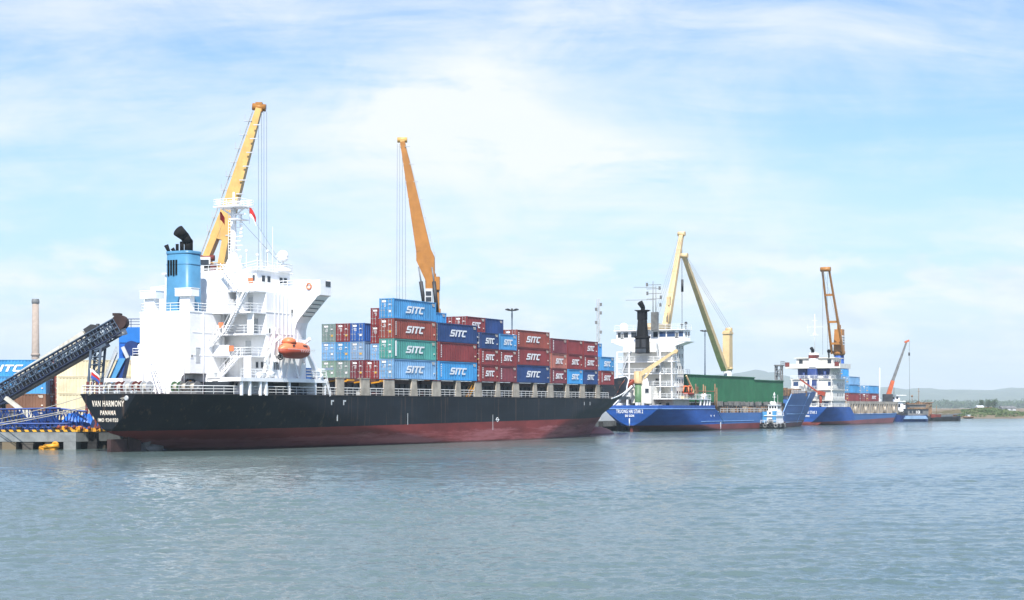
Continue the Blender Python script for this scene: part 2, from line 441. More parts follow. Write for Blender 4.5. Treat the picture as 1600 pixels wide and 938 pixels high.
bank = nt.math('MULTIPLY', bank, nt.ramp(nt.math('ADD', nt.math('MULTIPLY', brk, .35), nt.math('ADD', nt.math('MULTIPLY', wisp, .35), nt.math('MULTIPLY', fluff, .5))), .36, .68), clamp=True)
# low heaps of cloud near the horizon
cv = nt.add('ShaderNodeCombineXYZ'); nt.link(nt.math('DIVIDE', dx, nt.math('MAXIMUM', nt.math('ABSOLUTE', dy), .05)), cv.inputs[0]); nt.link(nt.math('MULTIPLY', dz, 3.0), cv.inputs[1])
cu_ = nt.noise(cv.outputs[0], 11.0, 7, .58, .2)
low = nt.math('MULTIPLY', nt.ramp(cu_, .44, .58), nt.math('MULTIPLY', nt.ramp(dz, .02, .055), nt.math('SUBTRACT', 1.0, nt.ramp(dz, .075, .12))))
shade = nt.ramp(nt.noise(nt.mapping(cv.outputs[0], (1, 1.0, 1), (0.012, -.03, 0)), 11.0, 7, .58, .2), .45, .7)
sk = nt.mix(1.0, sky.outputs[0], SKY_TINT, 'MULTIPLY')
hz = nt.math('SUBTRACT', 1.0, nt.ramp(dz, -.02, .17))
sk = nt.mix(nt.math('MULTIPLY', hz, .62), sk, HAZE_SKY)
sk = nt.mix(nt.math('MULTIPLY', cir, .85), sk, CLOUD)
sk = nt.mix(nt.math('MULTIPLY', bank, .93), sk, CLOUD)
lowc = nt.mix(shade, CLOUD, CLOUD_SHADE)
sk = nt.mix(nt.math('MULTIPLY', low, .8), sk, lowc)
nt.link(sk, bg.inputs['Color']); bg.inputs['Strength'].default_value = .1

scene.view_settings.view_transform = 'Standard'; scene.view_settings.look = 'None'
scene.view_settings.exposure = EXPOSURE; scene.view_settings.gamma = 1.0; scene.view_settings.use_curve_mapping = False
scene.cycles.max_bounces = 6; scene.cycles.diffuse_bounces = 3; scene.cycles.glossy_bounces = 3; scene.cycles.volume_bounces = 1
scene.cycles.use_denoising = True; scene.cycles.caustics_reflective = False; scene.cycles.caustics_refractive = False

# ------------------------------------------------------------------ water
m, nt, b = new_mat('harbour_water'); MT['water'] = m
geo = nt.add('ShaderNodeNewGeometry').outputs['Position']
lanes = nt.noise(nt.mapping(geo, (.012, .03, 0), (4, 2, 0), (0, 0, R(9))), 1, 5, .6)
lan2 = nt.noise(nt.mapping(geo, (.004, .011, 0), (14, 2, 0), (0, 0, R(-6))), 1, 4, .55)
ln = nt.ramp(nt.math('ADD', nt.math('MULTIPLY', lanes, .6), nt.math('MULTIPLY', lan2, .5)), .42, .68)
n1 = nt.noise(nt.mapping(geo, (.75, 1.25, 1), rot=(0, 0, R(8))), 1.0, 3, .55, .4)
n2 = nt.noise(nt.mapping(geo, (2.2, 3.4, 1), rot=(0, 0, R(-12))), 1.0, 4, .6, .3)
n3 = nt.noise(nt.mapping(geo, (.16, .3, 1), rot=(0, 0, R(15))), 1.0, 2, .5)
hgt = nt.math('ADD', nt.math('MULTIPLY', n1, .4), nt.math('ADD', nt.math('MULTIPLY', n2, .26), nt.math('MULTIPLY', n3, .5)))
bm = nt.add('ShaderNodeBump'); bm.inputs['Distance'].default_value = WAVE
nt.link(hgt, bm.inputs['Height']); nt.link(nt.math('ADD', .62, nt.math('MULTIPLY', ln, .38)), bm.inputs['Strength'])
nt.link(bm.outputs[0], b.inputs['Normal'])
nt.link(nt.mix(ln, WATER_A, WATER_B), b.inputs['Base Color'])
nt.link(nt.math('ADD', .06, nt.math('MULTIPLY', ln, .06)), b.inputs['Roughness']); b.inputs['IOR'].default_value = 1.33
b.inputs['Specular IOR Level'].default_value = .5
import numpy as np
def wave_sheet():
    """one sheet to the horizon, finely divided and really wavy in the harbour basin, flat far out"""
    ys = [-300.0, -60.0, 10.0, 30.0]; y = 38.0
    while y < 560: ys.append(y); y += max(.10, .0021*y if y < 130 else .0030*y)
    ys += [600, 700, 850, 1100, 1500, 2500, 4500, 7000, 9500]; ys = np.array(ys)
    sc_ = np.concatenate([[-1.0], np.linspace(-1, 1, 800), [1.0]])
    Y = np.repeat(ys[:, None], len(sc_), 1); X = np.maximum(Y, 36)*.62*sc_[None, :]; X[:, 0] = -9000; X[:, -1] = 9000
    dyl = np.gradient(ys)[:, None]; dxl = np.maximum(Y, 36)*1.24/800
    rs = np.random.RandomState(5); Z = np.zeros_like(X)
    gust = .75+.3*np.sin(X*.043+Y*.021+1)+.25*np.sin(-X*.017+Y*.06+2.2)+.2*np.sin(X*.09-Y*.11)
    gust = np.clip(gust, .35, 1.35)
    lee = (X+17.05)*-.887+(Y-236)*.4617                      # water sheltered along the ship's side
    gust *= 1-.85*np.exp(-(np.minimum(lee, 0)/16)**2)*(np.abs(X+14) < 60)
    for i in range(90):
        lam = .36*(5/.36)**(rs.rand()**2.1); th = rs.normal(.15, .8)+np.pi/2; k = 2*np.pi/lam
        sp = np.maximum(np.abs(dxl*np.cos(th)), np.abs(dyl*np.sin(th)))
        res = np.clip((lam/sp-2.2)/2.0, 0, 1)
        slope = SLOPE*(1.0 if lam < 2 else (2/lam)**.6); ph = k*(X*np.cos(th)+Y*np.sin(th))+rs.rand()*6.28
        Z += res*slope/k*(np.sin(ph)+.18*np.sin(2*ph+.7))
    fade = np.clip((560-Y)/120, 0, 1)*np.clip((Y-34)/6, 0, 1); fade[:, :2] = 0; fade[:, -2:] = 0
    Z *= gust*fade
    n, m_ = X.shape; co = np.stack([X, Y, Z], -1).reshape(-1, 3).astype(np.float32)
    i = np.arange((n-1)*(m_-1)); r_, c_ = i//(m_-1), i % (m_-1); a0 = r_*m_+c_
    f = np.stack([a0, a0+1, a0+m_+1, a0+m_], -1).astype(np.int32)
    me = bpy.data.meshes.new('water'); me.vertices.add(len(co)); me.vertices.foreach_set('co', co.ravel())
    me.loops.add(f.size); me.loops.foreach_set('vertex_index', f.ravel()); me.polygons.add(len(f))
    me.polygons.foreach_set('loop_start', np.arange(0, f.size, 4, dtype=np.int32)); me.polygons.foreach_set('use_smooth', np.ones(len(f), dtype=bool))
    me.update(calc_edges=True); me.validate(); me.materials.append(MT['water'])
    o = bpy.data.objects.new('water', me); col.objects.link(o); tag(o, kind='structure')
wave_sheet()

# ------------------------------------------------------------------ hills, far shore, spit
def foliage_mat(name, c1, c2, scale):
    m, nt, b = new_mat(name); tc = nt.add('ShaderNodeTexCoord').outputs['Object']
    c = nt.mix(nt.ramp(nt.noise(tc, scale, 5, .6), .35, .65), c1, c2); nt.link(c, b.inputs['Base Color']); b.inputs['Roughness'].default_value = .8
    b.inputs['Specular IOR Level'].default_value = .2
    MT[name] = m
foliage_mat('hill_woods', (.035, .06, .03, 1), (.07, .095, .05, 1), .01)
foliage_mat('leaf_dark', (.022, .045, .018, 1), (.05, .085, .03, 1), .3)
foliage_mat('leaf_scrub', (.05, .085, .032, 1), (.10, .125, .055, 1), .15)
from mathutils import noise as mn
def ridge(name, Y0, Y1, prof, nx=150, ny=12, X0=-5200, X1=5200, amp=.12, seed=0):
    q = MB(); 
    for j in range(ny+1):
        t = j/ny; Y = Y0+(Y1-Y0)*t
        for i in range(nx+1):
            X = X0+(X1-X0)*i/nx
            px = PCX+FOC*X/Y1
            h = prof(px)*math.sin(math.pi/2*min(1, t*1.0))**1.3
            h *= 1+amp*mn.fractal(Vector((X*.004+seed, Y*.004, 0)), 1.0, 2.0, 5)*(.4+.6*t)
            q.v.append((X, Y, max(-1, h-.5)))
    for j in range(ny):
        for i in range(nx):
            a = j*(nx+1)+i; q.face((a, a+1, a+nx+2, a+nx+1), 0, True)
    return tag(q.build(name, 'hill_woods'), kind='structure')
def interp(tab):
    def f(x):
        if x <= tab[0][0]: return tab[0][1]
        for (a, p), (c, r_) in zip(tab[:-1], tab[1:]):
            if x <= c:
                t = (x-a)/(c-a); t = t*t*(3-2*t); return p+(r_-p)*t
        return tab[-1][1]
    return f
k = 8800/FOC
ridge('hills', 6400, 8800, interp([(p, (HOR-y+2)*k) for p, y in ((-400, 622), (200, 612), (600, 616), (900, 606), (1040, 592), (1110, 587), (1150, 583), (1180, 581), (1200, 590), (1240, 598), (1300, 604), (1350, 606), (1400, 611), (1430, 607), (1470, 611), (1495, 609), (1522, 617), (1550, 609), (1590, 606), (1660, 612), (2000, 618))]), nx=260)

def quay_line(px): return None
# low sandy spit with scrub beyond the ships
q = MB(); nx, ny = 90, 16
def spit_h(X, Y):
    # a low scrubby mound in front, a sandy flat behind it that runs off to the left, mud towards the right edge
    edge = 770+max(0, X-236)*1.6+max(0, 205-X)*6
    e = min(1, max(0, (Y-edge)/12))
    mound = 3.4*math.exp(-((X-234)/18)**2-((Y-815)/26)**2)+1.3*math.exp(-((X-268)/20)**2-((Y-835)/20)**2)
    flat = 1.0+2.4*min(1, max(0, (Y-900)/260))
    return (flat*e+mound*e)*(1+.2*mn.noise(Vector((X*.08, Y*.08, 3))))-.35
for j in range(ny+1):
    Y = 760+(2600-760)*(j/ny)**2.2
    for i in range(nx+1):
        X = 140+(620-140)*i/nx*(1+.9*(j/ny)**2); q.v.append((X, Y, spit_h(X, Y)))
for j in range(ny):
    for i in range(nx): a = j*(nx+1)+i; q.face((a, a+1, a+nx+2, a+nx+1), 0, True)
tag(q.build('sandy_spit', 'sand'), kind='structure')
q = MB(); q.add([(-3000, 1900, 1.2), (3000, 1900, 1.2), (3000, 6800, 2.4), (-3000, 6800, 2.4), (-3000, 1895, -.6), (3000, 1895, -.6)], [(0, 1, 2, 3), (4, 5, 1, 0)])
tag(q.build('far_shore', 'sand'), kind='structure')

def leaf_cloud(q, c, rx, ry, rz, n, s, rng, bottom=-.6):
    for _ in range(n):
        while True:
            p = Vector((rng.uniform(-1, 1), rng.uniform(-1, 1), rng.uniform(bottom, 1)))
            if p.length < 1 and p.length > .35: break
        p = Vector((c[0]+p.x*rx, c[1]+p.y*ry, c[2]+p.z*rz)); a = Vector((rng.uniform(-1, 1), rng.uniform(-1, 1), rng.uniform(-1, 1))).normalized()
        b_ = a.orthogonal().normalized(); k = s*rng.uniform(.6, 1.3)
        q.add([p-a*k, p-b_*k*.7, p+a*k, p+b_*k*.7], [(0, 1, 2, 3)])
rng = random.Random(3)
# scrub on the spit
q = MB()
for _ in range(1100):
    X = rng.gauss(236, 20); Y = rng.gauss(813, 18)
    if X < 205 or X > 278 or spit_h(X, Y) < .5: continue
    leaf_cloud(q, (X, Y, spit_h(X, Y)+.25), rng.uniform(1, 2.4), 1.6, rng.uniform(.4, .9), 12, .5, rng, 0)
tag(q.build('scrub', 'leaf_scrub'), 'low green scrub covering the sandy spit beyond the boats', kind='stuff')
# belt of woods along the far shore
q = MB()
for i in range(2400):
    X = rng.uniform(300, 1900) if i % 3 else rng.uniform(-1900, 300); Y = rng.uniform(3300, 3700); h = rng.uniform(11, 19)*(1+.3*mn.noise(Vector((X*.01, 0, 0))))
    leaf_cloud(q, (X, Y, 1.5+h*.55), rng.uniform(5, 10), 6, h*.55, 22, 2.3, rng, -.9)
tag(q.build('woods', 'leaf_dark'), 'distant belt of dark woods along the far shore', kind='stuff')
def tree(X, Y, z, h, w_, label):
    e = empty('tree', label, 'tree', (X, Y, z), 0, 'trees on the far bank')
    q = MB(); q.tube((0, 0, 0), (.1, 0, h*.5), .32, 7, .18)
    for i in range(7):
        t = i*2.4; q.tube((.05, 0, h*(.3+.04*i)), (w_*.5*math.cos(t), w_*.5*math.sin(t), h*(.55+.05*i)), .12, 5, .05)
    q.build('trunk', 'bark', e)
    q = MB()
    for i in range(11):
        t = i*2.4+X; rr = w_*.36*(i % 4)/3
        leaf_cloud(q, (rr*math.cos(t), rr*math.sin(t), h*(.5+.042*i)), w_*.26, w_*.26, h*.13, 60, .42, rng, -1)
    q.build('crown', 'leaf_dark', e)
tree(436, 1500, 1.2, 10.5, 9, 'dark bushy tree on the far bank right of the red roofed hut')
tree(424, 1480, 1.2, 10.5, 6, 'slim dark tree standing behind the yellow hut')
tree(447, 1520, 1.2, 11.5, 8.5, 'tallest rounded tree on the far bank near the right edge')
# ------------------------------------------------------------------ ship hulls
def hull_fn(B, wt, zt, slope, Rd, Rw, Ed, Ew, D, stem, Dn, p0=1.5, p1=.5):
    def x0(z): return 0.0 if z >= zt else (zt-z)/slope
    def half(x, z):
        w0 = wt*max(0.0, (z-zt)/(Dn-zt))**.72 if z > zt else 0.0
        k = max(0, min(1, z/Dn)); d = x-x0(z)
        if d < 0: return 0.0
        Rl = Rw+(Rd-Rw)*k; s = min(1, d/Rl); bb = w0+(B-w0)*(1-(1-s)**2.1)**.8
        e = stem(z)-x; E = Ew+(Ed-Ew)*k
        if e <= 0: return 0.0
        s = min(1, e/E); p = p0+p1*k
        return bb*(1-(1-s)**p)
    return x0, half
def loft(B, wt, zt, slope, Rd, Rw, Ed, Ew, D, stem, Dn, nx=110, nz=16, zb=-1.5, p0=1.5, p1=.5):
    x0, half = hull_fn(B, wt, zt, slope, Rd, Rw, Ed, Ew, D, stem, Dn, p0, p1)
    q = MB(); G = {}
    for sg in (-1, 1):
        for j in range(nz+1):
            for i in range(nx+1):
                s = i/nx; s = .5-.5*math.cos(math.pi*s)
                z = zb+(Dn-zb)*j/nz
                for _ in range(5):
                    x = x0(z)+(stem(z)-x0(z))*s; z = zb+(D(x)-zb)*j/nz
                G[sg, i, j] = len(q.v); q.v.append((x, sg*half(x, z), z))
        for j in range(nz):
            for i in range(nx):
                f = (G[sg, i, j], G[sg, i+1, j], G[sg, i+1, j+1], G[sg, i, j+1])
                q.face(f if sg < 0 else f[::-1], 0, True)
    # flat transom, own vertices so its edge stays a crease
    T = {}
    for j in range(nz+1):
        for sg in (-1, 1):
            T[sg, j] = len(q.v); q.v.append(q.v[G[sg, 0, j]])
    for j in range(nz): q.face((T[1, j], T[-1, j], T[-1, j+1], T[1, j+1]), 0)
    return q, half
def deck_strip(half, z, xs, inset=.06, zf=None):
    q = MB(); n = len(xs)
    for x in xs:
        zz = zf(x) if zf else z; h = max(.01, half(x, zz)-inset); q.v += [(x, -h, zz), (x, h, zz)]
    for i in range(n-1): q.face((2*i, 2*i+2, 2*i+3, 2*i+1))
    return q

# ================================================================== container ship
S1 = Frame(-48.97, 198.5, 27.5)
ship = empty('container_ship', 'large black hulled container ship with white deckhouse and blue funnel', 'ship', (S1.o[0], S1.o[1], 0), S1.rot)
D1 = lambda x: 7.05 if x < 126 else 7.05+4.75*((x-126)/31)**1.25
stem1 = interp([(-2, 139), (0, 140), (1.5, 141.5), (3.6, 144), (6, 148), (9, 153.2), (11.8, 157)])
q, half1 = loft(11, 4.25, 2.4, .21, 22, 62, 30, 46, D1, stem1, 7.05, nx=120, nz=18)
MT['hull_black'] = hull_paint('hull_black', (.006, .0095, .014, 1), (.185, .034, .030, 1), 2.55, .0075, band=(.33, .115, .12, 1), scuff=.65, streak=.5)
hull = q.build('hull', 'hull_black', ship)
q = MB(); q.sphere((142.2, 0, -1.1), 1, 18, 12, (8.6, 2.3, 2.7)); q.build('bulbous_bow', 'hull_black', ship)
q = MB(); q.box(.2, 3.2, -.3, .3, -2, 1.55); q.box(3.25, 5.6, -.45, .45, -2, 2.6); q.tube((3.6, 0, 2.5), (3.6, 0, 3.6), .28, 8); q.build('rudder', 'rust_dark', ship)
q = MB(); q.tube((6.4, 0, .2), (9.5, 0, .4), .55, 10, .8)
for i in range(4):
    a = i*math.pi/2+.5; q.beam((6.6, .4*math.cos(a), .2+.4*math.sin(a)), (6.75, 2.0*math.cos(a), .2+2.0*math.sin(a)), .9, .08, .7, .05, side=(.5, -math.sin(a), math.cos(a)))
q.build('propeller', 'mid_grey', ship)
xs = [i*1.5 for i in range(0, 102)]
deck_strip(half1, 6.93, xs).build('deck', 'deck_red', ship)
q = MB(); pts = [(126+i*1.55, -half1(126+i*1.55, D1(126+i*1.55)-.02), D1(126+i*1.55)) for i in range(21)]
q.path(pts, .13); q.path([(a, -b_, c_) for a, b_, c_ in pts], .13); q.build('cap_rail', 'rail_white', ship)
q = MB()
for sg in (-1, 1): q.path([(i*1.5, sg*half1(i*1.5, 7.0), 7.04) for i in range(85)], .07, 5)
q.path([(0, -4.2, 7.04), (0, 4.2, 7.04)], .07, 5); q.build('sheer_strake', 'kerb_black', ship)
# lettering on the transom
text_on('VAN HARMONY', .70, (-.03, -.05, 5.85), (0, -1, 0), (0, 0, 1), 'letter_worn', ship, offset=.012, xscale=.62, depth=.03)
text_on('PANAMA', .54, (-.03, -.05, 4.75), (0, -1, 0), (0, 0, 1), 'letter_worn', ship, offset=.01, xscale=.72, depth=.03)
text_on('IMO 9241920', .44, (-.03, -.05, 3.87), (0, -1, 0), (0, 0, 1), 'letter_worn', ship, offset=.006, xscale=.8, depth=.03)
# marks on the ship's side
ym = -11.0
def mark(x, z0, z1, w_=.16):
    q = MB(); q.box(x-w_/2, x+w_/2, -half1(x, (z0+z1)/2)-.03, -half1(x, (z0+z1)/2)+.02, z0, z1); q.build('hull_mark', 'pale_grey', ship)
for px in (518, 537): x_ = S1.side(px, 627, ym)[0]; q = MB(); q.prism([(x_-.12, -11.03, 5.75), (x_+.1, -11.03, 5.75), (x_+.1, -11.03, 6.2), (x_+.55, -11.03, 6.2), (x_+.55, -11.03, 6.42), (x_-.12, -11.03, 6.42)], (0, .06, 0)); q.build('hull_mark', 'pale_grey', ship)
for px, ya, yb in ((528, 645, 658), (637, 646, 664), (770, 648, 672)):
    x_, za = S1.side(px, yb, ym); mark(x_, za, S1.side(px, ya, ym)[1], .09 if px > 600 else .2)
xx, zz = S1.side(774, 656, ym)
q = MB(); q.torus((xx+.7, -11.0, zz), .32, .06, 'y', 16, 5); q.box(xx+.1, xx+1.3, -11.04, -10.98, zz-.05, zz+.05); q.build('load_line', 'letter_white', ship)
for px in (905, 914): x_ = S1.side(px, 628, -10)[0]; mark(x_, 5.8, 6.4, .12)

# --- engine casing with the mooring alcove, funnel, vents
def win(parent, x, y, z, w_, h, face, key='window_glass', frame=True):
    """one window: frame 4 cm proud, pane just inside it; face '-x' or '-y'"""
    q = MB()
    if face == '-x':
        if frame:
            for a, b_, c_, d_ in ((y-w_/2-.08, y+w_/2+.08, z+h/2, z+h/2+.08), (y-w_/2-.08, y+w_/2+.08, z-h/2-.08, z-h/2), (y-w_/2-.08, y-w_/2, z-h/2, z+h/2), (y+w_/2, y+w_/2+.08, z-h/2, z+h/2)):
                q.box(x-.06, x+.02, a, b_, c_, d_, 0)
        q.box(x-.02, x+.02, y-w_/2, y+w_/2, z-h/2, z+h/2, 1)
    else:
        if frame:
            for a, b_, c_, d_ in ((x-w_/2-.08, x+w_/2+.08, z+h/2, z+h/2+.08), (x-w_/2-.08, x+w_/2+.08, z-h/2-.08, z-h/2), (x-w_/2-.08, x-w_/2, z-h/2, z+h/2), (x+w_/2, x+w_/2+.08, z-h/2, z+h/2)):
                q.box(a, b_, y-.06, y+.02, c_, d_, 0)
        q.box(x-w_/2, x+w_/2, y-.02, y+.02, z-h/2, z+h/2, 1)
    return q.build('window', ['rail_white', key], parent)
def door(parent, x, y, z, face, w_=.85, h=1.9, key='pale_grey'):
    q = MB()
    if face == '-x': q.box(x-.05, x+.02, y-w_/2, y+w_/2, z, z+h, 0); q.box(x-.09, x-.05, y-w_/2-.06, y+w_/2+.06, z+h, z+h+.07, 1); q.box(x-.09, x-.05, y-w_/2+.1, y-w_/2+.16, z+.8, z+1.1, 1)
    else: q.box(x-w_/2, x+w_/2, y-.05, y+.02, z, z+h, 0); q.box(x-w_/2-.06, x+w_/2+.06, y-.09, y-.05, z+h, z+h+.07, 1); q.box(x+w_/2-.16, x+w_/2-.1, y-.09, y-.05, z+.8, z+1.1, 1)
    return q.build('door', [key, 'ship_white'], parent)

q = MB(); W = 'ship_white'
q.box(10.6, 17.7, -4, 4, 9.75, 17.6)
q.box(10.6, 17.7, -1.9, 4, 6.95, 9.75); q.box(14.0, 17.7, -4, -1.9, 6.95, 9.75); q.prism([(10.6, -1.9, 9.75), (10.6, -1.9, 6.95), (10.6, -2.5, 6.95), (10.6, -2.45, 8.6), (10.6, -2.7, 9.3), (10.6, -3.2, 9.75)], (.25, 0, 0))
q.box(10.56, 10.6, -4.03, 4.03, 17.45, 17.66)                                            # coaming
q.box(10.57, 10.6, .3, 3.7, 11.25, 11.4)
q.box(10.55, 17.7, -4.06, -4.0, 17.45, 17.66)
q.box(11.2, 17.2, -4.04, -4, 12.0, 12.08); q.box(11.2, 17.2, -4.04, -4, 14.9, 14.98)
casing = q.build('engine_casing', W, ship)
q = MB(); q.rail([(10.75, 3.9, 17.6), (10.75, -3.9, 17.6), (17.5, -3.9, 17.6)], 1.05, 2, 1.5, .045); q.rail([(10.75, 3.9, 17.6), (17.5, 3.9, 17.6)], 1.05, 2, 1.5, .045)
q.build('casing_rail', 'rail_white', ship)
q = MB(); q.box(11, 20, 4.05, 5.75, 6.95, 12.0); q.box(14, 20, 5.8, 7.6, 6.95, 9.6); q.build('side_house', W, ship)
q = MB(); q.rail([(11.2, 4.1, 12), (11.2, 5.7, 12), (19, 5.7, 12)], 1.0, 2, 1.2, .04); q.tube((12, 5.0, 12), (12, 5.0, 13.2), .35, 8); q.sphere((12, 5.0, 13.2), .5, 10, 6); q.build('side_vent', W, ship)
door(ship, 12.2, -4.0, 11.1, '-y'); door(ship, 15.9, -4.0, 8.0, '-y')
win(ship, 11.0, -4.0, 11.9, .3, .3, '-y')
# alcove contents
q = MB(); q.tube((11.9, -3.4, 7.9), (13.4, -3.4, 7.9), .75, 12); q.tube((12.1, -2.6, 8.6), (13.0, -2.6, 8.6), .5, 10); q.box(11.6, 13.4, -3.7, -2.7, 6.95, 7.4); q.build('winch_drum', 'cloth_dark', ship)
q = MB(); q.tube((11.4, -3.6, 7.2), (11.4, -3.6, 8.1), .22, 8); q.sphere((11.7, -3.2, 8.5), .36, 10, 6); q.build('bollard', 'machine_yellow', ship)

def rounded(x0, x1, y0, y1, r, n=5):
    o = []
    for cx, cy, a0 in ((x1-r, y1-r, 0), (x0+r, y1-r, 90), (x0+r, y0+r, 180), (x1-r, y0+r, 270)):
        for i in range(n+1): a = R(a0+90*i/n); o.append((cx+r*math.cos(a), cy+r*math.sin(a)))
    return o
def stackloft(q, secs, m=0):
    n = len(secs[0][0]); o = len(q.v)
    for sec, z in secs: q.v += [(x, y, z) for x, y in sec]
    for k_ in range(len(secs)-1):
        for i in range(n): q.face((o+k_*n+i, o+k_*n+(i+1) % n, o+(k_+1)*n+(i+1) % n, o+(k_+1)*n+i), m, True)
    q.face(tuple(o+(len(secs)-1)*n+i for i in range(n)), m)
q = MB(); stackloft(q, [(rounded(12.4, 15.5, -2.4, 1.7, .8), 17.6), (rounded(12.5, 15.4, -2.3, 1.6, .8), 25.3)])
stackloft(q, [(rounded(12.44, 15.46, -2.36, 1.66, .8), 25.1), (rounded(12.42, 15.48, -2.38, 1.68, .8), 25.45)])
stackloft(q, [(rounded(12.46, 15.44, -2.36, 1.66, .8), 23.7), (rounded(12.44, 15.46, -2.38, 1.68, .8), 23.82)])
funnel = q.build('funnel', 'funnel_blue', ship)
q = MB()
for i in range(4): q.box(12.36, 12.46, .75-.42*i, 1.0-.42*i, 22.3+.1*(i % 2), 24.3)
q.build('louvre', 'soot_black', funnel)
q = MB(); a = Vector((14.2, -.95, 25.3)); q.tube(a, a+Vector((0, 0, 1.5)), .55, 14); q.sphere(a+Vector((0, 0, 1.4)), .57, 12, 8); q.tube(a+Vector((0, 0, 1.3)), a+Vector((-.55, .25, 2.1)), .57, 16, .62); q.sphere(a+Vector((-.55, .25, 2.1)), .63, 14, 8); q.tube(a+Vector((-.55, .25, 2.1)), a+Vector((-1.5, .5, 2.75)), .62, 16, .78)
q.tube((13.2, .1, 25.3), (13.2, .1, 26.4), .2, 8); q.tube((13.4, -.5, 25.3), (13.4, -.5, 26.7), .26, 8)
q.tube((13.0, 1.2, 25.3), (12.7, 1.5, 26.3), .18, 8, .3); q.tube((13.6, .7, 25.3), (13.3, 1.0, 25.9), .16, 8, .26)
q.build('exhaust_pipe', 'soot_black', funnel)
def vent(x, y0, y1, z0, zc, zt, xl=1.6):
    q = MB(); m_ = (y0+y1)/2; w_ = abs(y1-y0)
    q.box(x+.3, x+xl-.3, m_-w_*.3, m_+w_*.3, z0, zc); q.box(x, x+xl, y0, y1, zc, zt); q.box(x-.05, x+xl+.05, min(y0, y1)-.05, max(y0, y1)+.05, zt, zt+.08)
    q.build('mushroom_vent', W, ship)
vent(11.3, 4.6, 2.0, 17.6, 19.4, 20.35); vent(11.2, -1.15, -3.75, 17.6, 19.55, 20.5); vent(14.2, 2.6, 1.9, 17.6, 20.2, 21.2, 1.2)

# --- accommodation block
q = MB(); q.box(18.5, 27.4, -10, 10, 9.2, 20.3)
for i in range(7): x_ = 20.3+i*.85; q.box(x_, x_+.12, -10.1, -10, 9.4+(4 if i > 2 else 0), 20.2)
for z in (12.1, 14.95, 17.7): q.box(18.45, 27.45, -10.06, 10.06, z-.05, z+.05)
house = q.build('deckhouse', W, ship)
for x_, z in ((24.2, 17.9), (21.2, 15.3), (19.2, 15.2), (26.6, 15.1), (19.6, 12.9), (21.0, 10.6)): win(house, x_, -10.0, z, .38, .75, '-y')
for y_, z in ((-8.6, 10.9), (-6.9, 10.9), (-9.4, 10.9)): win(house, 18.5, y_, z, .38, .75, '-x')
for y_, z in ((-7.5, 17.75), (-8.3, 14.95), (-7.2, 12.15)): door(house, 18.5, y_, z, '-x')
door(house, 20.6, -10, 9.35, '-y', key='mid_grey')
# upper casing block beside the funnel and the wheelhouse
q = MB(); q.box(17.75, 20, -7.0, 3.2, 17.75, 22.9); q.box(15.9, 17.7, -5.9, -4.05, 17.6, 22.7); q.box(17.75, 17.8, -6.4, -4.6, 20.4, 22.9); upper = q.build('upper_house', W, ship)
q = MB(); q.box(19.8, 27.2, -7.5, 7.5, 20.32, 23.25); q.box(19.5, 27.6, -7.8, 7.8, 23.25, 23.42); bridge = q.build('wheelhouse', W, ship)
for x_ in (21.3, 22.5, 25.2, 26.2): win(bridge, x_, -7.5, 22.25, .75, .8, '-y')
win(bridge, 19.8, -7.0, 22.25, .6, .8, '-x')
for y_ in (-6.6, -4.6, -2.4, 0, 2.4, 4.6, 6.6): q = MB(); q.box(27.2, 27.23, y_-.85, y_+.85, 21.8, 22.9); q.build('window', 'window_glass', bridge)
q = MB(); q.rail([(19.6, -7.7, 23.42), (27.5, -7.7, 23.42), (27.5, 7.7, 23.42)], 1.05, 2, 1.4, .04); q.rail([(19.6, -7.7, 23.42), (17.9, -6.9, 22.9), (17.9, 3, 22.9)], 1.05, 2, 1.4, .04)
q.rail([(16, -4.1, 22.7), (16, -5.85, 22.7), (17.7, -5.85, 22.7)], 1.05, 2, 1.2, .04); q.build('roof_rail', 'rail_white', ship)
# bridge wings on their curved brackets
for sg in (-1, 1):
    q = MB()
    pr = [(7.5, 21.45), (14.1, 21.45), (14.1, 20.15), (13.7, 20.0), (10.95, 17.25), (10.4, 16.6), (10.12, 15.7), (10.02, 14.6), (9.6, 14.4), (7.5, 14.4)]
    q.prism([(24.7, sg*a, b_) for a, b_ in pr], (2.6, 0, 0))
    wing = q.build('bridge_wing', W, ship)
    q = MB(); q.rail([(24.75, sg*7.6, 21.45), (24.75, sg*12.6, 21.45)], .7, 1, 1.2, .04); q.rail([(27.2, sg*7.6, 21.45), (27.2, sg*14, 21.45)], .7, 1, 1.2, .04)
    q.box(24.72, 27.28, sg*12.7, sg*14.08, 21.45, 22.1); q.build('wing_bulwark', W, wing)
    if sg < 0:
        q = MB(); q.box(26.0, 27.1, -14.14, -14.09, 21.3, 22.0); q.build('wing_window', 'window_glass', wing)
        q = MB()
        for i in range(5): t0 = i/5; q.beam((25.0, -11.2-.5*i, 17.46+.5*i), (27.0, -11.2-.5*i, 17.46+.5*i), .1, .1)
        q.build('wing_rib', 'mid_grey', wing)
        q = MB(); q.torus((24.62, -12.4, 21.3), .36, .1, 'x', 16, 8); q.build('lifebuoy', 'boat_orange', wing)
